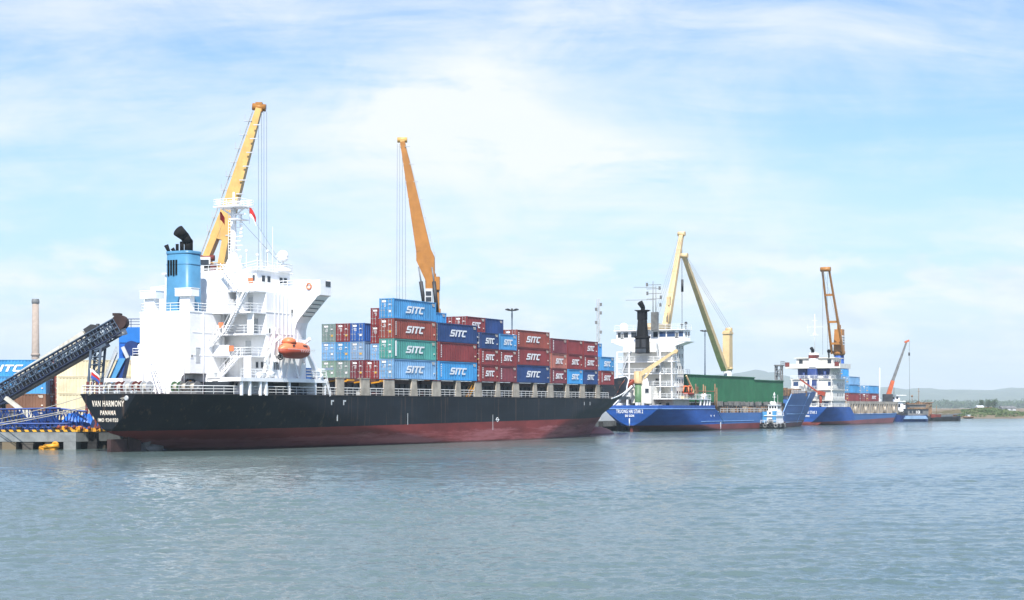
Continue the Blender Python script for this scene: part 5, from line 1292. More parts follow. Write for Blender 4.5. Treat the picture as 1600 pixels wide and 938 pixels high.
for c_ in range(2):
    yy = -5.9+2.5*c_; n_ = ('outer', 'inner')[c_]
    far_box(1327, 628, 0, 'maroon', f'maroon container in the bottom tier beside the far white deckhouse, {n_} row', yy)
    far_box(1327, 628, 1, 'mid_blue', f'blue container second from bottom beside the far white deckhouse, {n_} row', yy)
    far_box(1327, 628, 2, 'light_blue', f'light blue container third from bottom beside the far white deckhouse, {n_} row', yy)
far_box(1330, 628, 3, 'bright_blue', 'bright blue container at the very top beside the far white deckhouse', -3.4, False, 6.06)
for c_ in range(3):
    yy = -5.9+2.5*c_; n_ = ('outer', 'second', 'inmost')[c_]
    far_box(1358, 628, 0, 'plum' if c_ else 'maroon', f'maroon container in the bottom tier of the forward far stack, {n_} row', yy, c_ == 0)
    far_box(1358, 628, 1, ('mid_blue', 'light_blue', 'bright_blue')[c_], f'blue container on top of the forward far stack, {n_} row', yy)
# ================================================================== quay on the left and behind the ships
QZ = 2.28
qc = Vector((-56.3, 211.5, 0)); qd = Vector((math.sin(R(25.2)), math.cos(R(25.2)), 0))
far_q = qc+qd*760
quay = empty('quay', 'concrete quay on piles with a yellow and black striped kerb', 'quay', (0, 0, 0))
q = MB()
def slab(z0, z1, inset=0.0):
    A = qc+Vector((-inset*.6, inset, 0)); B = far_q+Vector((-inset, 0, 0))
    q.prism([(A.x, A.y, z0), (B.x, B.y, z0), (-700, B.y, z0), (-700, A.y, z0)], (0, 0, z1-z0))
slab(1.0, QZ); q.build('deck', 'concrete', quay)
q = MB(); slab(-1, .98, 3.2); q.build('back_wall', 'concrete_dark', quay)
x = qc.x-1.7
q = MB(); q.box(qc.x-1.6, qc.x, qc.y, qc.y+2.5, -1, .98); q.build('corner_pier', 'concrete', quay)
k_ = 0
while x > -78:
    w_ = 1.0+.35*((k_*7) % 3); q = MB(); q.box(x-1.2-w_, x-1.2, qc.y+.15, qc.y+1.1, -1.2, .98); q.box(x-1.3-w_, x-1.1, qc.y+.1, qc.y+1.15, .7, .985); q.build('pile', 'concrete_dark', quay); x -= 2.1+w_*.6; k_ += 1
for i in range(34):
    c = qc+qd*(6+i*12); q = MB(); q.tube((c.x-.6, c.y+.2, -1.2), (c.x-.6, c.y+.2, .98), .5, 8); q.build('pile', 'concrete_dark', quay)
q = MB(); n = 44; L_ = 22.0
for i in range(n):
    m_ = i % 2; xa = qc.x-i*.5; q.prism([(xa, qc.y-.05, QZ+.002), (xa-.5, qc.y-.05, QZ+.002), (xa-.68, qc.y-.05, QZ+.27), (xa-.18, qc.y-.05, QZ+.27)], (0, .3, 0), m_)
for i in range(60):
    c = qc+qd*(i*.5+.3); e = qc+qd*(i*.5+.8); q.beam((c.x-.1, c.y, QZ+.14), (e.x-.1, e.y, QZ+.14), .28, .26, m=i % 2)
q.build('striped_kerb', ['hazard_yellow', 'kerb_black'], quay)
for i in range(26): c = qc+qd*(2.6+i*11); q = MB(); q.box(c.x-.2, c.x+1.0, c.y-.1, c.y+1.1, -.1, 2.1); q.box(c.x-.25, c.x+1.05, c.y-.15, c.y+1.15, .8, 1.1); q.build('fender', 'tyre_rubber', quay)
q = MB(); q.box(qc.x-9.5, qc.x-7.7, qc.y-.1, qc.y+1.2, -.3, .95); q.build('landing_block', 'sand', quay)
# yellow float under the quay edge
fl = MB(); fl.tube((-60.7, 210.6, .15), (-58.4, 210.3, .2), .34, 8); fl.tube((-60.0, 210.0, .35), (-58.1, 210.1, .55), .3, 8); fl.box(-60.6, -58.6, 209.9, 210.9, 0, .18); fl.torus((-58.6, 210.2, .6), .35, .14, 'y')
tag(fl.build('float', 'machine_yellow'), 'yellow orange float lying on the water against the quay piles', 'float')
# yellow machine parts on the quay edge
for lab, px, n_, dz in (('yellow and rust machine parts heaped on the quay edge by the truss', 103, 7, .2), ('low yellow spreader frame on the quay edge near the stern', 139, 6, 0)):
    q = MB(); c = at(px, 672, 212.6); c.z = QZ
    for i in range(n_):
        xx = c.x-1.6+i*.5; q.box(xx, xx+.45, c.y+.1*i, c.y+1+.1*i, QZ, QZ+.3+.25*rng.random()+dz); 
        if i % 2: q.tube((xx, c.y, QZ+.4), (xx+.3, c.y, QZ+.55+dz), .22, 8, m=1)
    tag(q.build('machine_parts', ['machine_yellow', 'rust_red']), lab, 'machine parts')

for lab, px, Y, w_, h_, key in (('small grey control cabin on the quay beside the blue trusses', 18, 217, 2.2, 2.5, 'mid_grey'), ('rusty steel box on the quay between the trusses and the tarpaulin', 66, 216.5, 1.6, 1.2, 'rust_dark')):
    p = at(px, 660, Y); e = empty('equipment_box', lab, 'box', (p.x, p.y, QZ)); q = MB(); q.box(-w_/2, w_/2, -.8, .8, .1, h_); q.box(-w_/2-.1, w_/2+.1, -.9, .9, h_, h_+.12); q.box(-w_/2, w_/2, -.8, -.6, 0, .1); q.box(-w_/2, w_/2, .6, .8, 0, .1); q.build('casing', key, e)
    q = MB(); q.box(-w_*.3, w_*.1, -.84, -.8, h_*.3, h_*.8); q.build('hatch', 'coaming_dark', e)
for i, (px, lab) in enumerate(((30, 'leftmost black iron bollard on the striped quay edge'), (84, 'black iron bollard on the striped quay edge near the machine parts'))):
    p = at(px, 670, 212.4); q = MB(); q.lathe((0, 0, 0), [(.32, 0), (.22, .15), (.2, .4), (.34, .52), (.3, .62)], 12); o = q.build('bollard', 'dark_steel'); o.location = (p.x, p.y, QZ); tag(o, lab, 'bollard', 'bollards on the quay edge')
# --- stack of containers behind the conveyor
GQ = 'containers stacked on the quay'
def qbox(px, pyb, Y, key, lab, L=12.19, H=2.6, rz=0.0, logo=False):
    p = at(px, pyb, Y); container(p, rz, 'container_'+key, lab, L, H, logo, GQ)
zl = lambda t, Y: HOR-(QZ+t*2.61-CAM_H)*FOC/Y
for t, lab in ((3, 'cream container at the top of the cream stack behind the conveyor legs'), (2, 'cream container second from top of the cream stack'), (1, 'cream container third from top, low behind the mooring ropes'), (0, 'cream container at the quay level behind the blue tarpaulin')):
    qbox(92, zl(t, 252), 252, 'cream', lab)
for t, key, lab, lg in ((3, 'bright_blue', 'blue container with big white lettering at the far left top', True), (2, 'mid_blue', 'plain blue container under the big lettered blue one', False), (1, 'brown', 'brown container half hidden behind the conveyor foot', False), (0, 'navy', 'navy container at the bottom left behind the blue trusses', False)):
    p = at(75, zl(t, 251), 251); p.x -= 12.19; container(p, 0, 'container_'+key, lab, 12.19, 2.6, lg, GQ)
for t, key, lab in ((3, 'orange_red', 'orange red container doors directly left of the topmost cream one'), (2, 'rust', 'rust container doors left of the cream stack, second tier from the top'), (1, 'orange_red', 'orange red container doors low in the narrow column left of cream stack'), (0, 'navy', 'navy container doors at the foot of the narrow column left of the cream stack')):
    p = at(84, zl(t, 254), 254); container(p, R(90), 'container_'+key, lab, 6.06, 2.6, False, GQ)

# --- inclined conveyor (bulk loader)
cv_ = empty('conveyor', 'dark blue inclined conveyor boom with pale cover rising towards the ship', 'conveyor', (0, 0, 0))
YC = 226
def C(px, py, dy=0): return at(px, py, YC)+Vector((0, dy, 0))
A, B = C(-60, 652), C(186, 510)
q = MB(); q.truss(A, B, 2.4, 2.1, 34, .09, side=(0, 1, 0)); q.build('boom', 'conveyor_navy', cv_)
q = MB(); dirv = (B-A).normalized(); upv = Vector((0, 1, 0)).cross(dirv); upv = upv if upv.z > 0 else -upv
q.beam(A-upv*1.25, B-upv*1.25-dirv*3, 2.2, .35, side=(0, 1, 0)); q.beam(A-upv*.35+Vector((0, .3, 0)), B-upv*.35+Vector((0, .3, 0)), 1.6, .8, side=(0, 1, 0)); q.build('belt', 'dark_steel', cv_)
q = MB()
for off in (.5, 1.1):
    for s_ in (-1.3, 1.3): q.tube(A+upv*off+Vector((0, s_, 0)), B+upv*off+Vector((0, s_, 0)), .075, 5)
n = 46
for i in range(n+1):
    p = A.lerp(B, i/n)
    for s_ in (-1.3, 1.3): q.tube(p-upv*.9+Vector((0, s_, 0)), p+upv*1.1+Vector((0, s_, 0)), .055, 4)
for i in range(n//2):
    p = A.lerp(B, (2*i+.5)/n); q.box(p.x-.12, p.x+.12, p.y-1.5, p.y-1.3, p.z-.1, p.z+.35)
q.tube(A-upv*.2+Vector((0, -1.34, 0)), B-upv*.2+Vector((0, -1.34, 0)), .09, 5)
q.tube(A+upv*1.12+Vector((0, -1.36, 0)), B+upv*1.12+Vector((0, -1.36, 0)), .1, 5); q.build('handrail', 'conveyor_steel', cv_)
q = MB(); a, b_ = C(27, 590.5, .1), C(134, 522.5, .1); q.beam(a, b_, 1.9, 1.0, side=(0, 1, 0)); q.build('belt_cover', 'belt_cover', cv_)
q = MB(); a, b_ = C(138, 523), C(150, 515); q.beam(a, b_, 2.2, 1.6, side=(0, 1, 0)); a = C(146, 513); q.tube(a-Vector((0, .9, 0)), a+Vector((0, .9, 0)), .5, 10); q.tube(C(151, 512), C(155, 512), .55, 10); q.build('drive_motor', 'dark_steel', cv_)
q = MB(); a = C(188, 504); q.tube(a-Vector((0, 1.1, 0)), a+Vector((0, 1.1, 0)), 1.0, 14); q.beam(C(178, 512), C(190, 501), 2.1, 1.3, side=(0, 1, 0)); q.box(a.x-.9, a.x+.1, a.y-.8, a.y+.8, a.z+.9, a.z+1.25)
q.build('head_pulley', 'rust_dark', cv_)
q = MB(); q.tube(C(188, 515), C(190, 524), .75, 12, .85); q.build('discharge_chute', 'pale_grey', cv_)
q = MB()
for dy in (-1.2, 1.2):
    q.beam(C(145.5, 548, dy), C(141, 606, dy), .3, .3); q.beam(C(161, 544, dy), C(155.5, 606, dy), .3, .3)
    for i in range(5):
        t0, t1 = i/5, (i+1)/5; a0, a1 = C(145.5, 548, dy).lerp(C(141, 606, dy), t0), C(145.5, 548, dy).lerp(C(141, 606, dy), t1); b0, b1 = C(161, 544, dy).lerp(C(155.5, 606, dy), t0), C(161, 544, dy).lerp(C(155.5, 606, dy), t1)
        q.tube(a0, b0, .08, 4); q.tube(a0, b1, .07, 4) if i % 2 else q.tube(b0, a1, .07, 4)
q.beam(C(150, 548), C(168, 538), 2.4, .5, side=(0, 1, 0)); q.build('support_leg', 'conveyor_steel', cv_)
q = MB()
for px in (141, 155.5):
    for dy in (-1.2, 1.2): a = C(px, 597, dy); q.beam(a, (a.x-.3, a.y, QZ), .36, .36)
q.build('leg_foot', 'rust_red', cv_)
q = MB(); q.beam(C(16, 622, -2), C(68, 662, -2), .9, .5); q.beam(C(48, 640, -2), C(70, 668, -2), .5, .5); q.build('chute_plate', 'belt_cover', cv_)
q = MB()
for px in (-30, 6): a = C(px, 628); q.beam(a, (a.x, a.y, QZ), .5, .5)
q.beam(C(-40, 640), C(16, 622), 2.4, 1.2, side=(0, 1, 0)); q.build('tail_frame', 'conveyor_navy', cv_)
# loading hopper tarp and blue trusses lying along the quay
q = MB(); a = at(96, 672, 218); 
n = 16
for i in range(n+1):
    t = i/n; h = (1.5+.9*math.sin(math.pi*t)**.6+.25*math.sin(9*t))
    for j in range(7): s_ = j/6; q.v.append((a.x+t*3.9, a.y+s_*2.4, QZ+h*math.sin(math.pi*(.08+.84*s_))**.5*(1+.06*math.sin(i*2.1+j))))
for i in range(n):
    for j in range(6): b0 = i*7+j; q.face((b0, b0+7, b0+8, b0+1), 0, True)
q.face(tuple(range(6, -1, -1))); q.face(tuple(n*7+j for j in range(7)))
q.box(a.x+.1, a.x+3.8, a.y+.3, a.y+2.1, QZ, QZ+1.2); tag(q.build('tarpaulin_heap', 'tarp_blue'), 'bright blue tarpaulin covered heap behind the blue trusses', 'tarpaulin')
for k_, (xa, ya_, xb, yb_, Y, w_, h, n_, lab) in enumerate(((-8, 655, 92, 653, 214.5, 1.6, 2.5, 9, 'long blue lattice truss lying on the quay under the ropes'), (84, 651, 132, 656, 216, 1.4, 2.2, 5, 'short blue lattice truss behind the yellow machine parts'), (-40, 668, 108, 667.5, 213.6, 1.2, .9, 16, 'low dark blue lattice boom closest to the quay edge'))):
    q = MB(); q.truss(at(xa, ya_, Y), at(xb, yb_, Y), w_, h, n_, .085, side=(0, 1, 0))
    if k_ == 1: q.beam(at(118, 645, Y), at(136, 657, Y), .25, .25)
    tag(q.build('lattice_truss', 'truss_blue'), lab, 'truss', 'blue trusses lying on the quay')
p0 = at(10, 660, 220)
for i in range(9): xx = p0.x-7+i*1.9; q = MB(); q.box(xx, xx+1.5, 219.5, 221.5, QZ, QZ+1.2+1.1*rng.random()); q.box(xx-.1, xx+1.6, 219.4, 221.6, QZ, QZ+.3); q.build('drive_base', 'dark_blue', cv_)
# blue gantry behind the stern
g = empty('gantry', 'blue portal gantry with slanting plate legs behind the ship stern', 'gantry', (0, 0, 0)); YG = 240
def Gp(px, py, dy=0): return at(px, py, YG)+Vector((0, dy, 0))
q = MB(); a, b_ = Gp(188.5, 536), Gp(262, 512); q.box(a.x, b_.x, YG-1.1, YG+1.1, a.z, b_.z); q.build('cross_beam', 'gantry_blue', g)
q = MB(); q.prism([tuple(Gp(188.5, 536.2, -1)), tuple(Gp(202, 536.2, -1)), tuple(Gp(199.5, 562, -1)), tuple(Gp(188.5, 562, -1))], (0, 2.4, 0)); q.build('column', 'tarp_blue', g)
q = MB(); q.prism([tuple(Gp(188.5, 560.5, -1.5)), tuple(Gp(200, 560.5, -1.5)), tuple(Gp(171.5, 616, -1.5)), tuple(Gp(163, 616, -1.5))], (0, .35, 0)); q.build('leg_plate', 'tug_blue', g)
q = MB(); q.prism([tuple(Gp(191, 560.6, -1.1)), tuple(Gp(200.2, 560.6, -1.1)), tuple(Gp(188, 618, -1.1)), tuple(Gp(166, 618, -1.1))], (0, 2.3, 0)); a = Gp(168, 616); q.box(a.x-1.2, a.x+1.4, YG-1.5, YG+1.5, QZ, a.z+.1); q.build('leg', 'truss_blue', g)  # shadow side of the leg, its shade put in as darker blue
q = MB(); q.beam(Gp(196, 543, -1.7), Gp(204, 560, -1.7), .35, .5); q.stair(Gp(166, 604, -1.9), Gp(187, 552, -1.9), .7, (0, 1, 0)); q.build('stair', 'pale_grey', g)
q = MB(); a, b_ = Gp(189, 512, -1), Gp(262, 512, -1); q.rail([a, b_], 1.2, 2, 1.8, .05); q.build('handrail', 'dark_blue', g)
q = MB(); a = Gp(209, 545, -1.5); q.tube(a, a+Vector((0, 3, 0)), 1.1, 12); q.build('sheave', 'dark_blue', g)
a = at(252, 536, YG); q = MB(); q.box(a.x, a.x+1.2, YG-1, YG+1, QZ, a.z); q.build('column', 'truss_blue', g)

# --- mooring ropes
GR = 'mooring ropes from the black ship'
def rope(a, b_, sag, lab, r=.05):
    a, b_ = Vector(a), Vector(b_); pts = [a.lerp(b_, i/14)-Vector((0, 0, sag*4*(i/14)*(1-i/14))) for i in range(15)]
    q = MB(); q.path(pts, r, 5); tag(q.build('mooring_rope', 'rope'), lab, 'rope', GR)
fl_ = S1.world(-.05, -2.9, 6.55); f2_ = S1.world(-.05, -.6, 7.05); f3_ = S1.world(-.05, 2.6, 7.05)
rope(fl_, at(-40, 671, 213), .25, 'lowest pale mooring rope crossing the blue trusses from the stern fairlead')
rope(S1.world(-.05, -2.7, 6.65), at(-40, 667, 213), .25, 'middle pale mooring rope running just above the lowest one')
rope(f3_, at(-40, 662, 214), .3, 'upper thin mooring rope from the middle of the stern rail')
rope(S1.world(.1, 2.2, 4.9), at(167, 674, 214), .05, 'short white rope slanting down beside the red stern tip', .045)

# --- mobile harbour cranes on the quay behind the black ship
def harbour_crane(label, Yb, base_px, jib, cab, ck, lad_side):
    """jib: list of (px, py, width_m, depth_m)"""
    b0 = at(base_px, 600, Yb); e = empty('harbour_crane', label, 'crane', (b0.x, b0.y, QZ))
    o = Vector((b0.x, b0.y, QZ)); W_ = lambda px, py, dy=0: at(px, py, Yb+dy)-o
    q = MB(); q.box(-4, 4, -6, 6, .6, 2.4)
    for sx in (-3.4, 3.4):
        for sy in (-4.5, -1.5, 1.5, 4.5): q.tube((sx-.4, sy, .6), (sx+.4, sy, .6), .6, 10)
    q.build('chassis', 'dark_steel', e)
    return e, W_, q
Y1 = 246
e, W_, _ = harbour_crane('yellow harbour crane leaning right behind the deckhouse, with the longest jib', Y1, 333, None, None, 'crane_yellow', 1)
q = MB(); top = W_(333, 418); q.tube((0, 0, 2.4), (0, 0, top.z-1), 1.9, 14, 1.6); q.box(-2.0, 1.6, -1.6, 1.6, top.z-2.2, top.z+.2); q.build('tower', 'crane_yellow', e)
q = MB(); foot, mid, tipp = W_(333, 414), W_(351, 352), W_(405, 170)
dj = (tipp-foot).normalized()
pA = foot.lerp(tipp, .30)
for s_ in (-1, 1): q.beam(foot+Vector((s_*1.35, 0, 0)), pA+Vector((s_*.55, 0, 0)), .95, 2.6, .95, 2.6, side=(1, 0, 0))
q.beam(foot.lerp(tipp, .16), pA, 2.9, 2.5, 2.2, 2.5, side=(1, 0, 0)); q.beam(pA, tipp, 2.15, 2.5, .85, 1.1, side=(1, 0, 0))
jb = q.build('jib', 'crane_yellow', e)
q = MB(); q.tube(tipp+Vector((-1.0, 0, .3)), tipp+Vector((1.0, 0, .1)), .55, 12); q.box(tipp.x-.5, tipp.x+.5, -.5, .5, tipp.z-.5, tipp.z+.9); q.build('sheave', 'crane_ochre', jb)
q = MB()
for i in range(9): t = .2+.088*i; p = foot.lerp(tipp, t); k_ = 1.4-1.0*t; q.beam(p+Vector((-k_-1.0, -.6, .3)), p+Vector((-k_+.2, -.6, .3)), .35, .09); q.tube(p+Vector((-k_-.9, -.6, .3)), p+Vector((-k_-.9, -.6, 1.2)), .05, 4); q.beam(p+Vector((k_-.5, -1.3, -.4)), p+Vector((k_+.6, -1.3, -.4)), .15, .15)
q.ladder(foot+Vector((-1.9, -.6, 1)), tipp+Vector((-.9, -.6, -.5)), .5, (0, 1, 0), .05); q.build('jib_walkway', 'pale_grey', jb)
q = MB()
for dx_ in (-.45, 0, .35, .75): a = tipp+Vector((.35+dx_, .2*dx_, -.4)); q.tube(a, (a.x+(.0 if dx_ else 0), a.y, 8), .028, 4)
q.build('hoist_cable', 'cable', jb)
q = MB(); a = W_(322, 410, -1); q.box(a.x-.9, a.x+.8, a.y-1, a.y+1, a.z-1.6, a.z+.7); q.build('crane_cab', 'rail_white', e)
q = MB(); q.box(a.x-.95, a.x+.6, a.y-1.04, a.y-1, a.z-.5, a.z+.3); q.box(a.x-.95, a.x-.9, a.y-.8, a.y+.8, a.z-.5, a.z+.4); q.build('cab_window', 'window_glass', e)
q = MB(); q.box(-2.9, -.8, -1.8, 1.0, top.z+.5, top.z+1.1); q.box(-1.0, .8, -2.0, -.8, top.z-1.2, top.z+.3); q.tube((-1.8, -1, top.z+1.3), (.4, -1, top.z+1.3), .45, 10); q.build('winch_house', 'rust_red', e)
q = MB(); q.rail([(-2.4, -1.9, top.z-.6), (2.2, -1.9, top.z-.6)], 1.1, 2, 1, .06); q.build('handrail', 'crane_yellow', e)
Y2 = 300
e, W_, _ = harbour_crane('orange yellow harbour crane leaning left behind the container stacks', Y2, 676, None, None, 'crane_ochre', 1)
q = MB(); top = W_(677, 440); q.tube((0, 0, 2.4), (0, 0, top.z-5), 1.7, 14, 1.5); q.beam(W_(681, 520), W_(683, 452), 1.3, 2.2, .8, 1.6, side=(1, 0, 0)); q.beam(W_(684, 476), W_(679, 428), .7, 1.2, .5, .8, side=(1, 0, 0))
q.beam(W_(670, 480), W_(669, 435), 1.0, 2.0, side=(1, 0, 0)); q.box(top.x-1.2, top.x+1.2, -1.2, 1.2, top.z-1.6, top.z+.8); q.build('tower', 'crane_ochre', e)
q = MB(); foot, tipp = W_(667, 418), W_(629, 222)
q.beam(W_(673, 440), W_(665, 405), 1.6, 2.4, 3.4, 2.2, side=(1, 0, 0)); q.beam(W_(665, 405), W_(662, 392), 3.4, 2.2, 2.7, 2.2, side=(1, 0, 0)); q.beam(W_(662, 392), tipp, 2.7, 2.2, .9, 1.0, side=(1, 0, 0)); jb = q.build('jib', 'crane_ochre', e)
q = MB(); q.tube(tipp+Vector((-.95, 0, .35)), tipp+Vector((.85, 0, .35)), .5, 12); q.box(tipp.x-.4, tipp.x+.4, -.5, .5, tipp.z-1, tipp.z+.5); q.build('sheave', 'crane_yellow', jb)
q = MB()
for i in range(7): t = .12+.14*i; p = foot.lerp(tipp, t); k_ = 1.35-1.0*t; q.beam(p+Vector((k_-.1, -.6, 0)), p+Vector((k_+.8, -.6, 0)), .3, .09); q.beam(p+Vector((-k_-.5, -.8, 0)), p+Vector((-k_, -.8, 0)), .1, .1)
q.ladder(foot+Vector((1.6, -.5, 2)), tipp+Vector((.7, -.5, -1)), .45, (0, 1, 0), .045); q.build('jib_walkway', 'pale_grey', jb)
q = MB()
for dx_ in (-.75, -.3, .15, .65): a = tipp+Vector((-.2+dx_, .2*dx_, -.4)); q.tube(a, (a.x+.2*dx_, a.y, 12), .028, 4)
q.build('hoist_cable', 'cable', jb)
q = MB(); q.tube(W_(654, 417, -1.3), W_(659, 447, -1.3), .14, 8); q.tube(W_(675, 418, -1.3), W_(679, 447, -1.3), .14, 8); q.build('piston_rod', 'cable', e)
q = MB(); q.tube(W_(657.5, 440, -1.3), W_(663, 478, -1.3), .36, 8); q.tube(W_(678, 440, -1.3), W_(683, 490, -1.3), .36, 8); q.build('luffing_cylinder', 'dark_steel', e)
q = MB(); a = W_(670, 467, -2); q.box(a.x-.7, a.x+.7, a.y-.8, a.y+.8, a.z-2.0, a.z+1.8); q.build('crane_cab', 'pale_grey', e)
q = MB()
for k_ in range(3): q.box(a.x-.5, a.x+.5, a.y-.84, a.y-.8, a.z-1.6+1.05*k_, a.z-.8+1.05*k_)
q.build('cab_window', 'window_glass', e)
# far truck crane beyond the third ship
Y3 = 640; b0 = at(1388, 640, Y3); e = empty('mobile_crane', 'slender grey telescopic crane with an orange boom foot at the far right', 'crane', (b0.x, b0.y, 1.5)); o = Vector((b0.x, b0.y, 1.5)); W_ = lambda px, py: at(px, py, Y3)-o
q = MB(); q.box(-3, 4, -1.5, 1.5, 0, 2.6); q.box(-2, 1.5, -1.3, 1.3, 2.6, W_(1388, 616).z)
for i in range(4): q.tube((-2.4+1.9*i, -1.6, .5), (-2.4+1.9*i, 1.6, .5), .55, 8)
q.build('carrier', 'dark_steel', e)
q = MB(); f_, m_, t_ = W_(1388, 618), W_(1395, 595), W_(1417, 533); q.beam(f_, m_, 1.5, 1.7, 1.1, 1.3); bo = q.build('boom', 'crane_orange', e)
q = MB(); q.beam(m_, t_, .9, 1.1, .5, .6); q.build('boom_extension', 'mid_grey', bo)
q = MB(); q.beam(t_-Vector((.9, 0, .5)), t_+Vector((.9, 0, .2)), .6, .7); q.build('boom_head', 'crane_orange', bo)
q = MB(); a = t_+Vector((.9, 0, 0)); q.tube(a, (a.x+.2, 0, 3), .05, 4); q.tube((a.x, 0, W_(0, 551).z), (a.x, 0, W_(0, 556).z), .35, 7); q.build('hook_block', 'dark_steel', bo)

# --- lamp masts, radio mast, chimney
def lamp(px, top, Y, lab):
    b0 = at(px, 600, Y); h = at(px, top, Y).z; e = empty('lamp_mast', lab, 'lamp mast', (b0.x, b0.y, QZ), 0, 'tall floodlight masts on the quay')
    q = MB(); q.tube((0, 0, 0), (0, 0, h-QZ), .3, 8, .16); q.build('pole', 'conveyor_steel', e)
    q = MB(); q.torus((0, 0, h-QZ-.2), .8, .1, 'z', 14, 6)
    for i in range(8): a = i*math.pi/4; c, s_ = math.cos(a), math.sin(a); q.beam((.8*c, .8*s_, h-QZ-.15), (1.55*c, 1.55*s_, h-QZ+.05), .5, .3); q.tube((0, 0, h-QZ), (.8*c, .8*s_, h-QZ-.2), .05, 4)
    q.build('floodlight_ring', 'dark_steel', e)
lamp(800, 484, 380, 'floodlight mast rising behind the long rust container amidships'); lamp(1101.5, 517, 520, 'floodlight mast standing between the cream crane jib and its pedestal')
b0 = at(935, 600, 420); h = at(935, 468, 420).z
e = empty('radio_mast', 'pale lattice radio mast behind the bow end containers', 'mast', (b0.x, b0.y, QZ)); q = MB(); q.truss((0, 0, 0), (0, 0, h-QZ), .95, .95, 30, .09, side=(1, 0, 0), taper=.7); q.build('lattice', 'pale_grey', e)
for i, z in enumerate((.97, .93, .9, .82, .74, .6, .46)): q = MB(); q.box(-.9 if i % 2 else .3, -.3 if i % 2 else .9, -.5, 0, (h-QZ)*z-.8, (h-QZ)*z); q.build('antenna', 'mid_grey', e)
b0 = at(55.5, 560, 900); h = at(55.5, 468, 900).z
e = empty('chimney', 'tall pale concrete chimney behind the conveyor', 'chimney', (b0.x, b0.y, 0)); q = MB(); q.tube((0, 0, 0), (0, 0, h), 2.4, 20, 1.75); q.lathe((0, 0, 0), [(2.5, h*.52), (2.4, h*.535), (2.2, h*.54)], 20); q.build('shaft', 'chimney_concrete', e)
q = MB(); q.lathe((0, 0, h-2.4), [(1.8, 0), (2.1, .3), (2.1, 1.6), (1.9, 2.2), (1.95, 2.6)], 20); q.build('crown_ring', 'mid_grey', e)

# ================================================================== tug
tx, tz = 0, 0; tp = at(1203, 668, 414); TG = empty('tugboat', 'small white and light blue tugboat hung with tyres beside the blue bow', 'tugboat', (tp.x, tp.y, 0), R(62))
q = MB(); n = 12; secs = []
for i in range(n+1):
    x = -1.0+9.5*i/n; k_ = 1 if x < 4 else max(.02, 1-((x-4)/4.6)**2); sh = 1.2+.06*max(0, x-3)**1.5; secs.append([(x, s_*2.35*k_*f, z) for s_, f, z in ((-1, .8, -.6), (-1, 1, sh), (1, 1, sh), (1, .8, -.6))])
for s_ in secs: q.v += s_
for i in range(n):
    for j in range(3): q.face((i*4+j, i*4+j+1, (i+1)*4+j+1, (i+1)*4+j), 0, False)
q.face((3, 2, 1, 0)); q.build('hull', 'dark_steel', TG)
q = MB(); q.box(.6, 5.8, -1.5, 1.5, 1.2, 3.2); q.box(.3, 6, -1.7, 1.7, 3.2, 3.35); q.box(1.6, 5.4, -1.3, 1.3, 3.35, 4.5); cb_ = q.build('cabin', W, TG)
q = MB(); q.box(2.2, 4.9, -1.15, 1.15, 4.5, 5.9); q.box(2.0, 5.1, -1.3, 1.3, 5.9, 6.05); q.lathe((3.0, 0, 6.05), [(.6, 0), (.65, .4), (.4, .75)], 10); q.sphere((3.2, .7, 6.5), .42); wh = q.build('wheelhouse', W, TG)
for y_ in (-.7, 0, .7): q = MB(); q.box(2.15, 2.2, y_-.25, y_+.25, 5.1, 5.7); q.build('window', 'window_glass', wh)
for x_ in (2.8, 3.6, 4.4): q = MB(); q.box(x_-.3, x_+.3, -1.2, -1.15, 5.1, 5.7); q.build('window', 'window_glass', wh)
for y_ in (-.55, .55): q = MB(); q.box(1.55, 1.6, y_-.25, y_+.25, 3.6, 4.2); q.build('window', 'window_glass', cb_)
q = MB(); q.box(.5, .6, 1.0, 2.3, 1.5, 4.3); q.box(.5, 1.6, 2.0, 2.3, 1.5, 4.3); q.box(.4, .55, -1.45, -.45, 1.6, 4.5); q.box(.4, 1.2, -1.48, -1.4, 1.6, 4.5); q.build('side_panel', 'tug_blue', TG)
q = MB(); q.tube((3.4, 0, 6), (3.4, 0, 9.2), .09, 6); q.tube((3.4, -.5, 8), (3.4, .5, 8), .06, 5); q.box(3.2, 3.6, -.2, .2, 8.4, 8.9); q.tube((3.4, -.9, 6), (3.4, -.9, 8.6), .04, 4); q.build('mast', 'rail_white', TG)
q = MB(); q.sphere((-.2, .1, 1.75), .55); q.tube((-.4, -.9, 1.2), (-.4, -.9, 2.2), .16, 6); q.tube((-.4, .9, 1.2), (-.4, .9, 1.9), .16, 6); q.box(.2, .62, -.5, .5, 1.3, 2.4); q.build('towing_bitt', 'dark_steel', TG)
q = MB(); q.rail([(-.9, 2.2, 1.3), (-.9, -2.2, 1.3), (4, -2.2, 1.3)], .8, 1, 1.2, .05); q.rail([(.5, -1.6, 3.35), (5.8, -1.6, 3.35)], .8, 1, 1.2, .05); q.build('handrail', 'rail_white', TG)
for i, (x, y, z) in enumerate([(-1.1, -1.9+.95*k_, .75) for k_ in range(5)]+[(-.2+1.15*k_, -2.45*(1 if k_ < 4 else 1-((k_*1.15-4.2)/4.6)**2*.9), .8) for k_ in range(7)]):
    q = MB(); q.torus((x, y, z), .4, .17, 'x' if i < 5 else 'y', 14, 7); q.build('tyre_fender', 'tyre_rubber' if i % 3 else 'mid_grey', TG)

